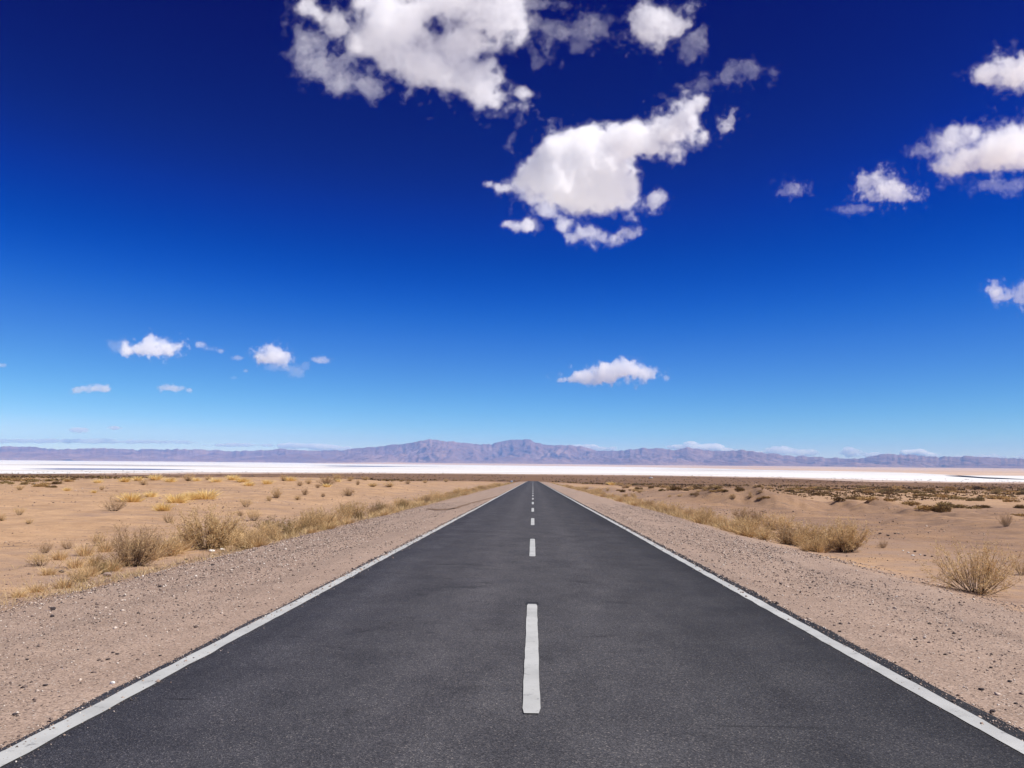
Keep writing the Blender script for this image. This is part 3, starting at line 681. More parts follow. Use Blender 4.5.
def make_shrub(seed, stems=42, lean=1.15, twigs=9, leaves=9, leaf=0.045, leaf_w=0.010, leafmat=None, bare=0.25, dead=1.0):
    """A dry desert shrub one metre tall: dark stems fanning up from the root, twigs, and straw-like foliage on them."""
    rng = np.random.default_rng(seed); br = Soup(); fo = Soup()
    for s in range(stems):
        ph = rng.uniform(0, 2*math.pi); th = lean*rng.uniform(0.02, 1)**0.62; L = rng.uniform(0.62, 1.05)*(1.0+0.12*th)
        d = np.array([math.cos(ph)*math.sin(th), math.sin(ph)*math.sin(th), math.cos(th)])
        p = np.array([math.cos(ph), math.sin(ph), 0])*rng.uniform(0, 0.11)*1.0 + [0, 0, -0.04]
        pts = [p]
        for k in range(6):
            d = d + rng.normal(size=3)*0.11 + [0, 0, 0.07]; d /= np.linalg.norm(d); p = p + d*L/6; pts.append(p)
        pts = np.array(pts); pts[:, 2] = np.maximum(pts[:, 2], 0.01*np.arange(7)-0.04)
        br.tube(pts[:6], rng.uniform(0.0045, 0.009), 0.0028, rng); fo.ribbon(pts[5:], 0.006, 0.003, rng)
        for t in range(twigs):
            u = rng.uniform(bare, 1.0)*5.99; i = int(u); q = pts[i]+(pts[i+1]-pts[i])*(u-i)
            td = (pts[i+1]-pts[i]); td = td/np.linalg.norm(td) + rng.normal(size=3)*0.55 + [0, 0, 0.15]; td /= np.linalg.norm(td)
            tl = rng.uniform(0.10, 0.26)
            e = q + td*tl + rng.normal(size=3)*0.02
            (br if u < 2.6 else fo).ribbon([q, q+td*tl*0.5+rng.normal(size=3)*0.01, e], 0.0055, 0.003, rng)
            n = max(2, int(leaves*rng.uniform(0.6, 1.3)*dead))
            w = rng.uniform(0.1, 1.08, n)[:, None]
            b = q + (e-q)*w + rng.normal(size=(n, 3))*0.012
            b[:, 2] = np.maximum(b[:, 2], 0.02)
            fo.slivers(b, td + rng.normal(size=(n, 3))*0.75, rng.uniform(0.6, 1.5, n)*leaf, rng.uniform(0.7, 1.4, n)*leaf_w, rng)
    root = empty("desert_shrub", (0, 0, -100))
    br.build("branch_frame", M_WOOD, root); fo.build("foliage", leafmat or M_STRAW, root)
    return root

def make_mound(seed, n=700, leafmat=None, flat=0.55, leaf=0.16, leaf_w=0.05, name="brush_clump"):
    """A low dense brush clump one metre across (too small in view to show parts)."""
    rng = np.random.default_rng(seed); fo = Soup()
    c = rng.normal(size=(7, 3))*[0.26, 0.26, 0.05]; r = rng.uniform(0.16, 0.34, 7)
    k = rng.integers(0, 7, n); dirs = rng.normal(size=(n, 3)); dirs[:, 2] = np.abs(dirs[:, 2])*0.9; dirs /= np.linalg.norm(dirs, axis=1)[:, None]
    b = c[k] + dirs*(r[k]*rng.uniform(0.15, 1.0, n)**0.5)[:, None]*[1, 1, flat*2]
    b[:, 2] = np.maximum(b[:, 2], -0.02)
    fo.slivers(b, dirs*0.6+rng.normal(size=(n, 3))*0.5+[0, 0, 0.6], rng.uniform(0.5, 1.4, n)*leaf, rng.uniform(0.6, 1.4, n)*leaf_w, rng)
    o = fo.build(name, leafmat or M_BRUSH); o.location = (0, 0, -100)
    return o

def make_tuft(seed, n=420, mat=None):
    """A golden grass tussock one metre across and about 0.7 tall."""
    rng = np.random.default_rng(seed); fo = Soup()
    for i in range(n):
        ph = rng.uniform(0, 6.283); rad = 0.24*math.sqrt(rng.uniform(0, 1))*(1+0.5*math.sin(ph*3+seed)); th = rng.uniform(0, 1.05)*(0.35+rad*2.4)
        p = np.array([math.cos(ph)*rad, math.sin(ph)*rad, -0.03]); d = np.array([math.cos(ph)*math.sin(th), math.sin(ph)*math.sin(th), math.cos(th)])
        L = rng.uniform(0.35, 0.75); q = p + d*L*0.55; e = q + (d+np.array([math.cos(ph), math.sin(ph), -0.2])*rng.uniform(0, 0.6))*L*0.45
        fo.ribbon([p, q, e], 0.020, 0.006, rng)
    o = fo.build("grass_tussock", mat or M_GOLD); o.location = (0, 0, -100)
    return o

PR = random.Random(11)
BIG = [make_shrub(101, 95, 1.25, 14, 13, 0.042, 0.009, M_STRAW, 0.22), make_shrub(102, 90, 1.25, 14, 12, 0.042, 0.009, M_GREY, 0.2), make_shrub(103, 90, 1.1, 13, 13, 0.045, 0.010, M_STRAW, 0.15)]
AIRY = [make_shrub(111, 44, 1.3, 10, 9, leafmat=M_GREY, bare=0.3), make_shrub(112, 40, 1.2, 10, 9, leafmat=M_STRAW, bare=0.3)]
ROWP = [make_shrub(121, 46, 1.05, 11, 12, 0.055, 0.012, M_STRAW, 0.12), make_shrub(122, 46, 1.15, 11, 11, 0.055, 0.012, M_GREY, 0.15), make_shrub(123, 50, 1.0, 11, 12, 0.055, 0.012, M_STRAW, 0.08), make_shrub(124, 40, 1.1, 10, 11, 0.055, 0.012, M_OLIVE, 0.12)]
OPEN = [make_shrub(131, 80, 1.3, 11, 9, 0.045, 0.009, M_STRAW, 0.36)]
MOUND = [make_mound(201, leafmat=M_BRUSH), make_mound(202, leafmat=M_BRUSH), make_mound(203, leafmat=M_OLIVE), make_mound(204, leafmat=M_DARK)]
TUFT = [make_tuft(301), make_tuft(302), make_tuft(303)]
STRAWT = [make_tuft(311, 260, M_STRAW)]
USED = set()
def plant(protos, x, y, w, h, label, cat, group=None, k=None, unit_w=1.5, rz=None, sink=0.03):
    p = protos[k if k is not None else PR.randrange(len(protos))]
    sc = (w/unit_w, w/unit_w*PR.uniform(0.9, 1.1), h)
    z = float(terrain(x, y)) - sink*h
    rz = PR.uniform(0, 6.28) if rz is None else rz
    if p.name in USED: o = copy_tree(p, (x, y, z), rz, sc)
    else:
        USED.add(p.name); o = p; o.location = (x, y, z); o.rotation_euler = (0, 0, rz); o.scale = sc
        for q in ("label", "category", "group"):
            if q in o: del o[q]
    return tag(o, label, cat, group)
def plant_px(protos, px, py, wpx, hpx, label, cat="shrub", group=None, k=None, unit_w=1.5, hmul=1.0):
    x, y, z = ground_at(px, py)
    return plant(protos, x, y, px_size(wpx, x, y), px_size(hpx, x, y)*hmul, label, cat, group, k, unit_w)

def build_plants():
    # the shrubs one can single out
    plant_px(BIG, 134, 566, 44, 40, "dense brown-centred dry shrub at the left shoulder's edge, nearest large one on that side", k=1)
    plant_px(BIG, 207, 549, 54, 39, "widest straw-coloured shrub on the left, dark stems fanned open, behind the white stones", k=0)
    plant_px(OPEN, 976, 593, 64, 46, "large open straw shrub nearest the camera on the right, its splayed stems showing", k=0)
    plant_px(BIG, 846, 552, 44, 31, "bushy straw shrub that ends the right roadside row, wide and leafy", k=2)
    plant_px(AIRY, 1006, 526.5, 11, 13, "lone little shrub on the low sandy mound at right, casting a shadow", k=0)
    plant_px(AIRY, 1022, 575, 16, 17, "small shrub cut by the picture's right edge, behind the large open straw shrub", k=1)
    plant_px(AIRY, 883, 548, 10, 9, "tiny greenish shrub alone on gravel beside the leafy end shrub of the right row", k=0)
    plant_px(AIRY, 114, 511, 22, 15, "broad twiggy grey shrub with a dark stem on open sand, left of the golden tussocks", k=0)
    plant_px(AIRY, 19, 515, 10, 9, "small rounded dry shrub alone on the open sand at far left", k=1)
    plant_px(AIRY, 169, 523, 11, 11, "little dark twiggy shrub on sand behind the widest left shrub", k=0)
    plant_px(AIRY, 246, 507, 13, 10, "twiggy tan shrub on sand between the golden tussocks and the roadside row", k=1)
    plant_px(AIRY, 254, 521, 16, 15, "pale straw shrub standing just off the left row's near end", k=1)
    plant_px(ROWP, 349, 496, 17, 8, "low wide brown shrub on open sand above the left roadside row", k=1)
    plant_px(ROWP, 277, 498, 12, 10, "upright tan shrub on sand above the near part of the left row", k=2)
    plant_px(ROWP, 305, 495, 9, 6, "small dark twiggy shrub on sand left of the low wide brown shrub", k=1)
    plant_px(AIRY, 97, 546, 16, 15, "thin bare shrub leaning left of the dense brown-centred shrub", k=1)
    plant_px(AIRY, 68, 549, 12, 10, "small dark tuft-like shrub on the straw behind the left shoulder, apart from the larger ones", k=0)
    plant_px(ROWP, 102, 574, 22, 13, "low greenish shrub at the foot of the dense brown-centred shrub", k=3)
    plant_px(AIRY, 45, 553, 12, 11, "lower of two small dark shrubs on the gravelly sand at far left", k=0)
    plant_px(ROWP, 80, 582, 26, 13, "low straw shrub nearest the camera in the left roadside growth", k=0)
    plant_px(AIRY, 40, 566, 26, 15, "thin pinkish dry shrub at the left end of the roadside growth", k=1)
    plant_px(ROWP, 377, 514, 16, 14, "near-black shadowed shrub in the left roadside row", k=3)
    plant_px(ROWP, 165, 556, 26, 22, "pale straw shrub filling the gap between the two large left shrubs", k=0)
    for px, py, w, h in ((240, 516, 8, 5), (269, 501, 7, 5), (298, 500, 7, 5), (323, 497, 6, 4), (29, 524, 7, 5), (2, 521, 8, 7), (300, 486, 8, 5), (309, 484, 8, 6),
                         (358, 485, 5, 5), (373, 487, 10, 4), (390, 487, 13, 5), (327, 485, 24, 9), (284, 481, 9, 7), (336, 481, 14, 7), (144, 485, 9, 6), (188, 481, 12, 7), (208, 480, 8, 5), (102, 490, 6, 4), (20, 490, 9, 5), (425, 483, 6, 3), (408, 484, 7, 4), (446, 482, 6, 3), (318, 488, 6, 4), (350, 481, 8, 5), (365, 480, 9, 4)):
        plant_px(ROWP, px, py, w, h, "small tan shrub scattered on the sand behind the left roadside row", group="small shrubs on the left sand", k=PR.choice((0, 1, 2)))
    # golden tussocks
    lab = {(206, 499): "largest golden tussock on the left sand, right end of the bright line of grass", (131, 502): "broad golden tussock at the left end of the bright grass line",
           (163, 511): "golden tussock lowest of the bright grass line, nearest the camera", (176, 503): "golden tussock in the middle of the bright grass line", (187, 500): "golden tussock leaning against the largest one"}
    for px, py, w, h in ((131, 502, 22, 10), (151, 497, 11, 6), (163, 511, 15, 9), (176, 503, 20, 10), (187, 500, 13, 8), (206, 499, 24, 10), (195, 499, 12, 7), (125, 482, 10, 5), (138, 481, 9, 5), (156, 480, 12, 6),
                         (170, 482, 10, 5), (216, 482, 11, 5), (233, 480, 12, 6), (242, 482, 12, 5), (249, 486, 10, 5), (267, 484, 10, 5), (290, 481, 10, 5), (327, 487, 8, 4), (338, 482, 6, 4), (67, 491, 6, 4), (94, 493, 5, 3), (98, 483, 8, 4), (196, 481, 8, 4), (373, 486, 7, 3)):
        l = lab.get((px, py))
        plant_px(TUFT, px, py, w, h, l or "small golden grass tussock on the sandy rise at left", "grass tussock", None if l else "golden tussocks on the left rise", unit_w=0.95, hmul=1.45)
    plant_px(TUFT, 611, 485, 8, 4, "lone golden tussock on the hummocky sand at right", "grass tussock", unit_w=0.95, hmul=1.4)
    # the rows along both shoulders
    def row(side, y0, y1, n, group, label, h0):
        for i in range(n):
            if PR.random() < (0.08 if side < 0 else 0.03): continue
            y = y0*(y1/y0)**((i+PR.uniform(-0.3, 0.3))/n)
            x = side*(PR.uniform(7.4, 8.9) + (0.4 if PR.random() < 0.25 else 0))
            far = 1+0.004*max(0, y-40)
            h = h0*PR.choice((PR.uniform(0.4, 0.75), PR.uniform(0.7, 1.2)))*(0.9 if y > 60 else 1); w = h*PR.uniform(1.2, 1.9)*far
            plant(ROWP, x, y, w, h, label, "shrub", group, k=PR.choice((0, 0, 2, 2, 1, 1, 3) if side < 0 else (0, 0, 2, 2, 0, 1)))
    for px, py, w, h in ((64, 588, 20, 10), (90, 576, 22, 13), (112, 571, 20, 12), (122, 566, 18, 14), (150, 560, 22, 16), (163, 556, 20, 16), (176, 554, 18, 15), (182, 551, 20, 17), (228, 541, 20, 18), (236, 539, 18, 14), (60, 560, 16, 10), (85, 556, 18, 12), (105, 552, 16, 12), (36, 592, 18, 8), (20, 597, 16, 7), (48, 575, 16, 8), (75, 568, 18, 11), (140, 549, 18, 12), (95, 566, 18, 12), (130, 553, 14, 10)):
        plant_px(STRAWT, px, py, w, h, "pale straw tuft in the dry growth at the foot of the two large left shrubs", "grass tuft", "straw tufts by the large left shrubs", unit_w=1.0, hmul=1.5)
    for px, py, w, h in ((742, 522, 24, 14), (756, 526, 26, 15), (771, 530, 28, 16), (787, 534, 28, 17), (803, 539, 30, 18), (818, 543, 30, 17), (832, 547, 28, 18)):
        plant_px(ROWP, px, py, w, h, "straw-coloured shrub in the dense row along the right gravel shoulder", "shrub", "right roadside shrubs", k=PR.choice((0, 2, 2, 1)))
    row(-1, 23, 360, 92, "left roadside shrubs", "straw-coloured shrub in the dense row along the left gravel shoulder", 0.80)
    row(1, 24, 360, 100, "right roadside shrubs", "straw-coloured shrub in the dense row along the right gravel shoulder", 0.62)
    for side, y0, group, label in ((-1, 21, "straw tufts along the left row", "pale straw tuft between the shrubs of the left roadside row"), (1, 24, "straw tufts along the right row", "pale straw tuft between the shrubs of the right roadside row")):
        for i in range(48):
            y = y0*(170/y0)**((i+PR.random())/48); g = PR.uniform(0.35, 0.75)
            plant(STRAWT, side*PR.uniform(7.1, 9.4), y, g*PR.uniform(1.2, 1.9), g, label, "grass tuft", group, unit_w=1.0)
    # dark brush on the hummocks at right
    for px, py, w, h in ((673, 490, 14, 6), (697, 489, 10, 5), (740, 490.5, 9, 5), (717, 488, 8, 3.5), (661, 491, 5, 4), (695, 495, 8, 3), (635, 485, 7, 3), (642, 485, 6, 2.5), (620, 484.5, 5, 3), (725, 491.5, 5, 3), (651, 488, 5, 3), (686, 491, 5, 4)):
        plant_px(MOUND, px, py, w, h, "dark brush clump growing on the sandy hummocks beyond the right row", "shrub", "dark brush on the hummocks", k=PR.choice((2, 3, 3)), unit_w=0.95, hmul=1.5)
    for i in range(12):
        px = PR.uniform(600, 765); py = PR.uniform(484.5, 494)+0.01*(px-600)
        plant_px(MOUND, px, py, PR.uniform(4, 10), PR.uniform(2, 4), "dark brush clump growing on the sandy hummocks beyond the right row", "shrub", "dark brush on the hummocks", k=PR.choice((1, 2, 3, 3)), unit_w=0.95, hmul=1.5)
    for px, py, w, h in ((765, 498, 7, 3), (760, 499, 5, 2.5), (769, 489, 6, 2.5)):
        plant_px(MOUND, px, py, w, h, "small brown brush clump on the smooth sand slope below the hummocks", "shrub", "brush on the smooth slope", k=1, unit_w=0.95, hmul=1.5)
    for i in range(26):
        px = PR.uniform(600, 790); py = PR.uniform(485, 497)+0.02*(px-600)
        plant_px(ROWP, px, py, PR.uniform(4, 9), PR.uniform(2.5, 5), "small straw-coloured shrub among the dark brush on the right hummocks", "shrub", "straw shrubs on the hummocks", k=PR.choice((0, 1, 2)))
    one = {(913, 505.5): "brown brush clump at the left end of the curved brush line on the right-hand sand", (943, 511): "darkest olive brush clump, in the middle of the curved brush line at right",
           (931, 510): "tan brush clump left of the darkest olive one", (957, 508): "olive brush clump at the right end of the curved brush line", (983, 508): "flat near-black brush clump on the crest of the low mound at right", (838, 500.5): "compact dark brush clump on pale sand, alone above the smooth slope", (997, 499): "wide tan brush clump on the plain above the low mound", (1021, 516): "low tan brush clump at the picture's right edge"}
    for px, py, w, h, k in ((913, 505.5, 17, 7, 1), (931, 510, 22, 8, 1), (943, 511, 14, 9, 3), (957, 508, 22, 8, 2), (983, 508, 13, 4.5, 3), (1021, 516, 12, 4, 0), (838, 500.5, 9, 6, 3), (997, 499, 18, 6, 0)):
        plant_px(MOUND, px, py, w, h, one[(px, py)], "shrub", k=k, unit_w=0.95, hmul=1.4)
    clumps = [(854, 499.5, 13, 5), (869, 500, 16, 6), (886, 501, 9, 5), (895, 500.5, 6, 4), (977, 501, 9, 6), (962, 499.5, 14, 5), (949, 497.5, 15, 5), (940, 497, 12, 5), (929, 496.5, 12, 5), (916, 496, 14, 4), (889, 494, 9, 4), (868, 493, 8, 4), (1010, 502, 9, 5), (1021, 508, 9, 5), (790, 492, 9, 4), (798, 493, 8, 4), (815, 495, 9, 4), (824, 494, 9, 4)]
    for i in range(70):
        px = PR.uniform(785, 1035); py = 487.5 + 7.5*PR.random()**0.8*(0.5+0.5*(px-785)/240)
        clumps.append((px, py, PR.uniform(5, 11), PR.uniform(2.2, 4)))
    for px, py, w, h in clumps:
        plant_px(MOUND, px, py, w, h, "brown brush clump in the scattered belt at the edge of the right-hand plain", "shrub", "brush belt at the plain's edge", k=PR.choice((0, 1, 1, 2, 3)), unit_w=0.95, hmul=1.4)
    for px, py, w, h in ((4, 480, 9, 3), (10, 484, 8, 3), (18, 481, 9, 4), (25, 484.5, 10, 4), (33, 482, 8, 4), (41, 487, 11, 5), (46, 485, 8, 4), (52, 487.5, 8, 3), (57, 484, 8, 4), (66, 481.5, 9, 4), (73, 480, 6, 3), (29, 480, 8, 3), (50, 481, 9, 3), (13, 479, 9, 3), (2, 483, 7, 3), (62, 480, 7, 3)):
        plant_px(MOUND, px, py, w, h, "dark brush clump in the dip behind the sand at far left", "shrub", "brush in the far left dip", k=PR.choice((0, 1, 2, 3, 2)), unit_w=0.95, hmul=1.5)
build_plants()

def build_ground_cover():
    rng = np.random.default_rng(5)
    # dry grass and fallen straw along the foot of both rows
    fo = Soup(); n = 26000
    y = 10.5*(330/10.5)**rng.random(n); side = np.where(rng.random(n) < 0.66, -1, 1); y = np.where(side > 0, 19+y*0.95, y)
    x = side*(7.15 + np.abs(rng.normal(0, 0.85, n)))
    wide = (rng.random(n) < 0.35) & (side < 0) & (y < 24); x = np.where(wide, -7.2-3.6*rng.random(n), x)
    cl = fbm(x/1.3, y/1.3, x*0+3, 3); keep = cl + rng.normal(0, 0.12, n) > -0.08; x, y = x[keep], y[keep]; n = len(x)
    b = np.stack([x, y, terrain(x, y)-0.01], -1)
    sz = np.clip(y/22, 0.75, 3.2)
    fo.slivers(b, rng.normal(size=(n, 3))*[0.55, 0.55, 0.2]+[0, 0, 0.8], rng.uniform(0.10, 0.30, n)*np.minimum(sz, 1.5), rng.uniform(0.006, 0.012, n)*sz, rng)
    kind(fo.build("dry_grass", plant_material("dead_grass", [(0.40, 0.27, 0.12), (0.55, 0.40, 0.2), (0.63, 0.48, 0.27)], 0.25, 1.0)), "stuff")
    # scrub far out on the plain, one mass
    fo = Soup(); n = 15000
    r = 150*(1700/150)**rng.random(n); a = rng.uniform(-0.62, 0.68, n); x = r*np.sin(a); y = r*np.cos(a)
    z = terrain(x, y)
    dens = fbm(x/60, y/60, x*0+6, 3)
    keep = ((x > 55+0*y) & (y > 170) | (z < -8.5) | (x < -55) & (y > 190)) & (np.abs(x) > 12) & (dens + rng.normal(0, 0.2, n) > -0.12)
    x, y, z, r = x[keep], y[keep], z[keep], r[keep]; n = len(x)
    k = 9; w = rng.uniform(0.5, 1.4, n)*np.clip(r/300, 0.7, 1.6)
    rep_ = np.repeat(np.arange(n), k); off = rng.normal(size=(n*k, 3))*[0.32, 0.32, 0]
    b = np.stack([x, y, z-0.05], -1)[rep_] + off*w[rep_][:, None]
    fo.slivers(b, rng.normal(size=(n*k, 3))*0.5+[0, 0, 0.7], rng.uniform(0.35, 0.75, n*k)*w[rep_]*0.9, rng.uniform(0.3, 0.6, n*k)*w[rep_]*0.7, rng)
    kind(fo.build("distant_scrub", plant_material("scrub_leaf", [(0.08, 0.052, 0.021), (0.16, 0.10, 0.04), (0.26, 0.17, 0.07)], 0.1, 1.0)), "stuff")
build_ground_cover()

# ------------------------------------------------------------------ stones
def stone_material(name, a, b, spread_island=True):
    m = NT(name); P = m.n("ShaderNodeTexCoord").outputs["Object"]
    g = m.n("ShaderNodeNewGeometry").outputs["Random Per Island"]
    col = m.ramp(g, [(0.0, a[0]), (0.35, a[1]), (0.7, a[2]), (0.93, a[3]), (1.0, a[4])]) if spread_island else m.mix(m.noise(P, 9, 4), a, b)
    m.principled(col, 0.9, 0.2, m.noise(P, 30, 3), 0.3, 0.01); return m.m
OCT = np.array([(1, 0, 0), (-1, 0, 0), (0, 1, 0), (0, -1, 0), (0, 0, 1), (0, 0, -1)], float)
OCT_F = np.array([(0, 2, 4), (2, 1, 4), (1, 3, 4), (3, 0, 4), (2, 0, 5), (1, 2, 5), (3, 1, 5), (0, 3, 5)])
def build_gravel():
    rng = np.random.default_rng(9)
    n = 110000
    y = 4.5*(60/4.5)**rng.random(n); side = np.where(rng.random(n) < 0.5, -1, 1)
    x = side*(3.45 + 4.6*rng.random(n)**0.8)
    sp = rng.random(n) < 0.07; x = np.where(sp, side*(3.34-0.22*np.abs(rng.normal(0, 0.6, n))-np.where(side < 0, 0.12, 0)), x)
    lane = fbm(x*1.3, y*0.06, x*0+1, 3) + 0.5*fbm(x*0.8, y*0.5, x*0+4, 3)
    keep = (lane + rng.normal(0, 0.2, n) > -0.12) | sp; x, y = x[keep], y[keep]; n = len(x)
    sz = 0.0052*np.exp(rng.normal(0, 0.5, n))*np.clip(y/10, 0.8, 2.0); sz = np.clip(sz, 0.003, 0.024)
    c = np.stack([x, y, terrain(x, y)+sz*0.25+np.where(np.abs(x) < 3.3, 0.012, 0)], -1)
    v = OCT[None]*sz[:, None, None]*rng.uniform(0.6, 1.35, (n, 6, 1))*np.array([1.15, 1.15, 0.75]) + rng.normal(size=(n, 6, 3))*sz[:, None, None]*0.18
    th = rng.uniform(0, 6.28, n); cs, sn = np.cos(th)[:, None], np.sin(th)[:, None]
    v = np.stack([v[..., 0]*cs-v[..., 1]*sn, v[..., 0]*sn+v[..., 1]*cs, v[..., 2]], -1) + c[:, None]
    f = OCT_F[None]+6*np.arange(n)[:, None, None]
    kind(mesh_obj("gravel", v.reshape(-1, 3), f.reshape(-1, 3), stone_material("pebble", [(0.06, 0.048, 0.044), (0.20, 0.145, 0.12), (0.38, 0.285, 0.225), (0.56, 0.46, 0.38), (0.66, 0.59, 0.51)], None)), "stuff")
build_gravel()
def build_field_pebbles():
    rng = np.random.default_rng(19); n = 26000
    y = 8*(130/8)**rng.random(n); x = np.where(rng.random(n) < 0.5, -1, 1)*(7.6 + (y*0.62-3).clip(3)*rng.random(n)**1.3)
    cl = fbm(x/5, y/5, x*0+8, 4, 0.6); keep = cl + rng.normal(0, 0.1, n) > 0.02; x, y = x[keep], y[keep]; n = len(x)
    sz = np.clip(0.011*np.exp(rng.normal(0, 0.5, n))*np.clip(y/22, 0.8, 2.6), 0.006, 0.07)
    c = np.stack([x, y, terrain(x, y)+sz*0.2], -1)
    v = OCT[None]*sz[:, None, None]*rng.uniform(0.6, 1.35, (n, 6, 1))*np.array([1.15, 1.15, 0.7]) + rng.normal(size=(n, 6, 3))*sz[:, None, None]*0.18 + c[:, None]
    f = OCT_F[None]+6*np.arange(n)[:, None, None]
    kind(mesh_obj("field_pebbles", v.reshape(-1, 3), f.reshape(-1, 3), stone_material("field_pebble", [(0.09, 0.065, 0.055), (0.21, 0.145, 0.11), (0.32, 0.225, 0.165), (0.45, 0.34, 0.25), (0.6, 0.5, 0.42)], None)), "stuff")
build_field_pebbles()

M_STONE_D = stone_material("dark_stone", (0.035, 0.028, 0.028), (0.09, 0.07, 0.065), False)
M_STONE_W = stone_material("white_stone", (0.62, 0.58, 0.53), (0.78, 0.75, 0.70), False)
M_STONE_B = stone_material("brown_stone", (0.20, 0.14, 0.11), (0.32, 0.24, 0.19), False)
def make_stone(seed, mat):
    rng = np.random.default_rng(seed)
    import bmesh
    bm = bmesh.new(); bmesh.ops.create_icosphere(bm, subdivisions=2, radius=0.5)
    cut = [(rng.normal(size=3), rng.uniform(0.28, 0.42)) for _ in range(9)]
    for v in bm.verts:
        p = np.array(v.co)
        for nrm, dd in cut:
            nn = nrm/np.linalg.norm(nrm); q = p.dot(nn)
            if q > dd: p = p - nn*(q-dd)*0.9
        v.co = p*[1, 0.8, 0.62]
    me = bpy.data.meshes.new("stone"); bm.to_mesh(me); bm.free(); me.materials.append(mat)
    o = bpy.data.objects.new("stone", me); COL.objects.link(o); o.location = (0, 0, -100); return o
def build_stones():
    D = [make_stone(1, M_STONE_D), make_stone(2, M_STONE_D)]; W = [make_stone(3, M_STONE_W), make_stone(4, M_STONE_W)]; Bn = [make_stone(5, M_STONE_B)]
    def put(P, px, py, w, label, group=None, k=None, hm=1.0):
        x, y, z = ground_at(px, py); s = px_size(w, x, y)
        p = P[k if k is not None else PR.randrange(len(P))]
        if p.name in USED: o = copy_tree(p, (0, 0, 0))
        else: USED.add(p.name); o = p
        o.location = (x, y, z+s*0.18); o.rotation_euler = (0, 0, PR.uniform(0, 6.28)); o.scale = (s, s, s*hm)
        return tag(o, label, "stone", group)
    put(W, 212, 552, 7, "long white stone in front of the widest left shrub", k=0, hm=0.6)
    put(W, 222, 550.5, 6, "white stone beside a dark one in front of the widest left shrub", k=1, hm=0.8)
    put(D, 222.5, 551.5, 4, "dark stone between white ones in front of the widest left shrub", k=0)
    put(D, 213, 565.5, 5, "reddish dark stone alone on the left gravel below the widest shrub", k=1, hm=0.7)
    put(D, 186, 560, 4, "dark stone at the gravel's edge between the two large left shrubs", k=0, hm=0.7)
    put(D, 160, 587, 6, "flat dark stone on the left gravel below the dense brown-centred shrub", k=1, hm=0.4)
    put(D, 53, 610, 6, "bluish black stone, upper of two near the left picture edge", k=0)
    put(D, 52, 617, 5, "bluish black stone, lower of two near the left picture edge", k=1)
    put(W, 112, 684, 6, "pale angular stone beside the left edge line", k=1)
    put(Bn, 107, 577, 9, "rounded brown stone at the foot of the low greenish shrub", k=0)
    put(D, 62, 572.5, 6, "small dark blue-grey stone in the dry straw at far left", k=0, hm=0.6)
    for px, py, w in ((113, 653, 3.5), (117, 654.5, 4), (108, 660, 4.5), (45, 686, 5), (15, 715, 5), (160, 656, 3.5), (78, 650, 3), (27, 660, 4)):
        put(D, px, py, w, "small dark stone lying on the gravel of the left shoulder", "dark stones on the left shoulder", hm=0.6)
    for px, py, w in ((981, 690, 6), (993, 712, 6), (1010, 682, 5), (1016, 704, 4), (840, 632, 4), (810, 588, 3.5), (915, 640, 4), (945, 655, 4), (960, 640, 3.5), (870, 605, 3), (991, 668, 4), (675, 527, 2.5), (720, 537, 2.5), (767, 548, 3)):
        put(D, px, py, w, "small dark stone lying on the gravel of the right shoulder", "dark stones on the right shoulder", hm=0.6)
    for px, py, w in ((908, 553, 3), (913, 556, 3.5), (903, 551, 2.5), (920, 555, 2.5)):
        put(W, px, py, w, "small white stone in the stony patch left of the large open straw shrub", "white stones in the stony patch", hm=0.6)
    for px, py, w in ((915, 552, 4), (925, 556, 3.5), (932, 557, 3.5), (880, 534, 4), (888, 536, 4), (895, 534, 3)):
        put(D, px, py, w, "dark stone in the stony patch left of the large open straw shrub", "dark stones in the stony patch", hm=0.6)
    for px, py, w in ((321, 525, 3), (292, 535, 3), (338, 521, 3), (381, 515, 2.5), (281, 536, 3)):
        put(W, px, py, w, "small pale stone along the foot of the left roadside row", "pale stones along the left row", hm=0.6)
    put(D, 270, 533, 6, "blackened stone lump in front of the near end of the left row", k=0, hm=0.7)
build_stones()

# ------------------------------------------------------------------ rut in the shoulder, far marker, far van
def build_rut():
    pts = [(428, 509.3), (440, 510.0), (452, 509.4), (463, 505.8), (475, 502.3), (488, 499.0), (497, 496.4)]
    W = [ground_at(*p) for p in pts]
    P = np.array([w[:2] for w in W]); t = np.linspace(0, 1, len(P)); tt = np.linspace(0, 1, 60)
    x = np.interp(tt, t, P[:, 0]); y = np.interp(tt, t, P[:, 1])
    z0 = tt*0; wd = np.interp(tt, [0, 0.25, 0.4, 1], [0.4, 1.1, 1.2, 0.5])*(1+0.5*fbm(tt*14, z0, z0, 3))
    rows = []
    for q in (-1, -0.4, 0.4, 1):
        yy = y + q*wd*0.9; xx = x + q*wd*0.12
        rows.append(np.stack([xx, yy, terrain(xx, yy)+(0.012 if abs(q) == 1 else 0.045)], -1))
    V = np.vstack(rows); n = 60; i = np.arange(n-1)
    f = np.vstack([np.stack([k*n+i, k*n+i+1, (k+1)*n+i+1, (k+1)*n+i], -1) for k in range(3)])
    m = NT("damp_soil"); m.principled(m.mix(m.noise(m.pos(), 3, 4), (0.12, 0.075, 0.05), (0.22, 0.15, 0.105)), 0.95, 0.1)
    kind(mesh_obj("soil_path", V, f, m.m), "structure")
build_rut()

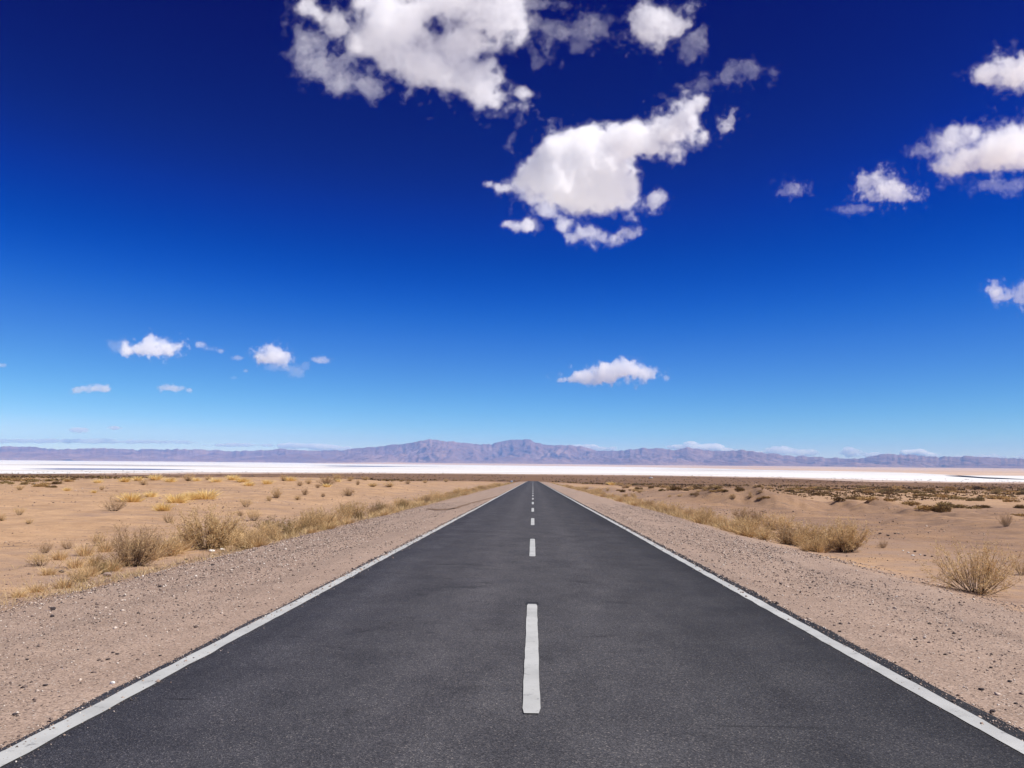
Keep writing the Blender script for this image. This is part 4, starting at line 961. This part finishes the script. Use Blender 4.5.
def box(s, x0, x1, y0, y1, z0, z1):
    s.add([(x, y, z) for z in (z0, z1) for y in (y0, y1) for x in (x0, x1)], [(0, 2, 3, 1), (4, 5, 7, 6), (0, 1, 5, 4), (2, 6, 7, 3), (0, 4, 6, 2), (1, 3, 7, 5)])
def flat(name, col, rough=0.5):
    m = NT(name); m.principled(m.mix(m.noise(m.n("ShaderNodeTexCoord").outputs["Object"], 4, 4), col, tuple(c*0.85 for c in col)), rough, 0.4); return m.m
def build_marker():
    x, y, z = ground_at(511.5, 483.2)
    o = empty("road_marker", (x, y, z)); tag(o, "tiny blue-grey marker post on the left shoulder near the road's far crest", "road marker")
    s = Soup(); box(s, -0.05, 0.05, -0.04, 0.04, -0.2, 0.75); s.build("post", flat("grey_post", (0.35, 0.36, 0.38)), o)
    s = Soup(); box(s, -0.42, 0.42, -0.065, -0.045, 0.35, 1.0); s.build("panel", flat("blue_grey_panel", (0.30, 0.36, 0.46)), o)
build_marker()
def build_van():
    x, y, z = ground_at(651, 478.6)
    o = empty("parked_van", (x, y, z), 0.1); tag(o, "tiny white van parked far out on the brown plain right of the road's end", "van")
    # side outline with sloping bonnet and windscreen, given the van's width
    pr = [(-2.5, 0.45), (-2.5, 2.0), (-2.4, 2.12), (1.1, 2.12), (1.75, 1.25), (2.45, 1.08), (2.55, 0.9), (2.55, 0.45)]
    n = len(pr); V = [(a, w, b) for w in (-0.95, 0.95) for a, b in pr]
    f = [tuple(range(n)), tuple(range(2*n-1, n-1, -1))] + [(i, i+n, (i+1) % n+n, (i+1) % n) for i in range(n)]
    mesh_obj("body", V, f, flat("white_van_paint", (0.8, 0.8, 0.78), 0.35), o)
    for a0, a1 in ((0.3, 1.25), (-0.8, 0.15)):
        s = Soup(); box(s, a0, a1-0.1, -0.965, -0.951, 1.3, 1.85); s.build("window", flat("dark_glass", (0.03, 0.035, 0.04), 0.15), o)
    for a in (-1.6, 1.65):
        for w in (-0.88, 0.88):
            k = 18; V = [(a+0.36*math.cos(q*2*math.pi/k), w+e, 0.36+0.36*math.sin(q*2*math.pi/k)) for e in (-0.1, 0.1) for q in range(k)]
            f = [tuple(range(k)), tuple(range(2*k-1, k-1, -1))] + [(i, i+k, (i+1) % k+k, (i+1) % k) for i in range(k)]
            mesh_obj("wheel", V, f, flat("tyre", (0.03, 0.03, 0.03), 0.8), o)
build_van()

# prototypes nothing was made from stay out of the scene
for p in BIG+AIRY+ROWP+OPEN+MOUND+TUFT+STRAWT:
    if p.name not in USED:
        for ch in list(p.children): bpy.data.objects.remove(ch)
        bpy.data.objects.remove(p)
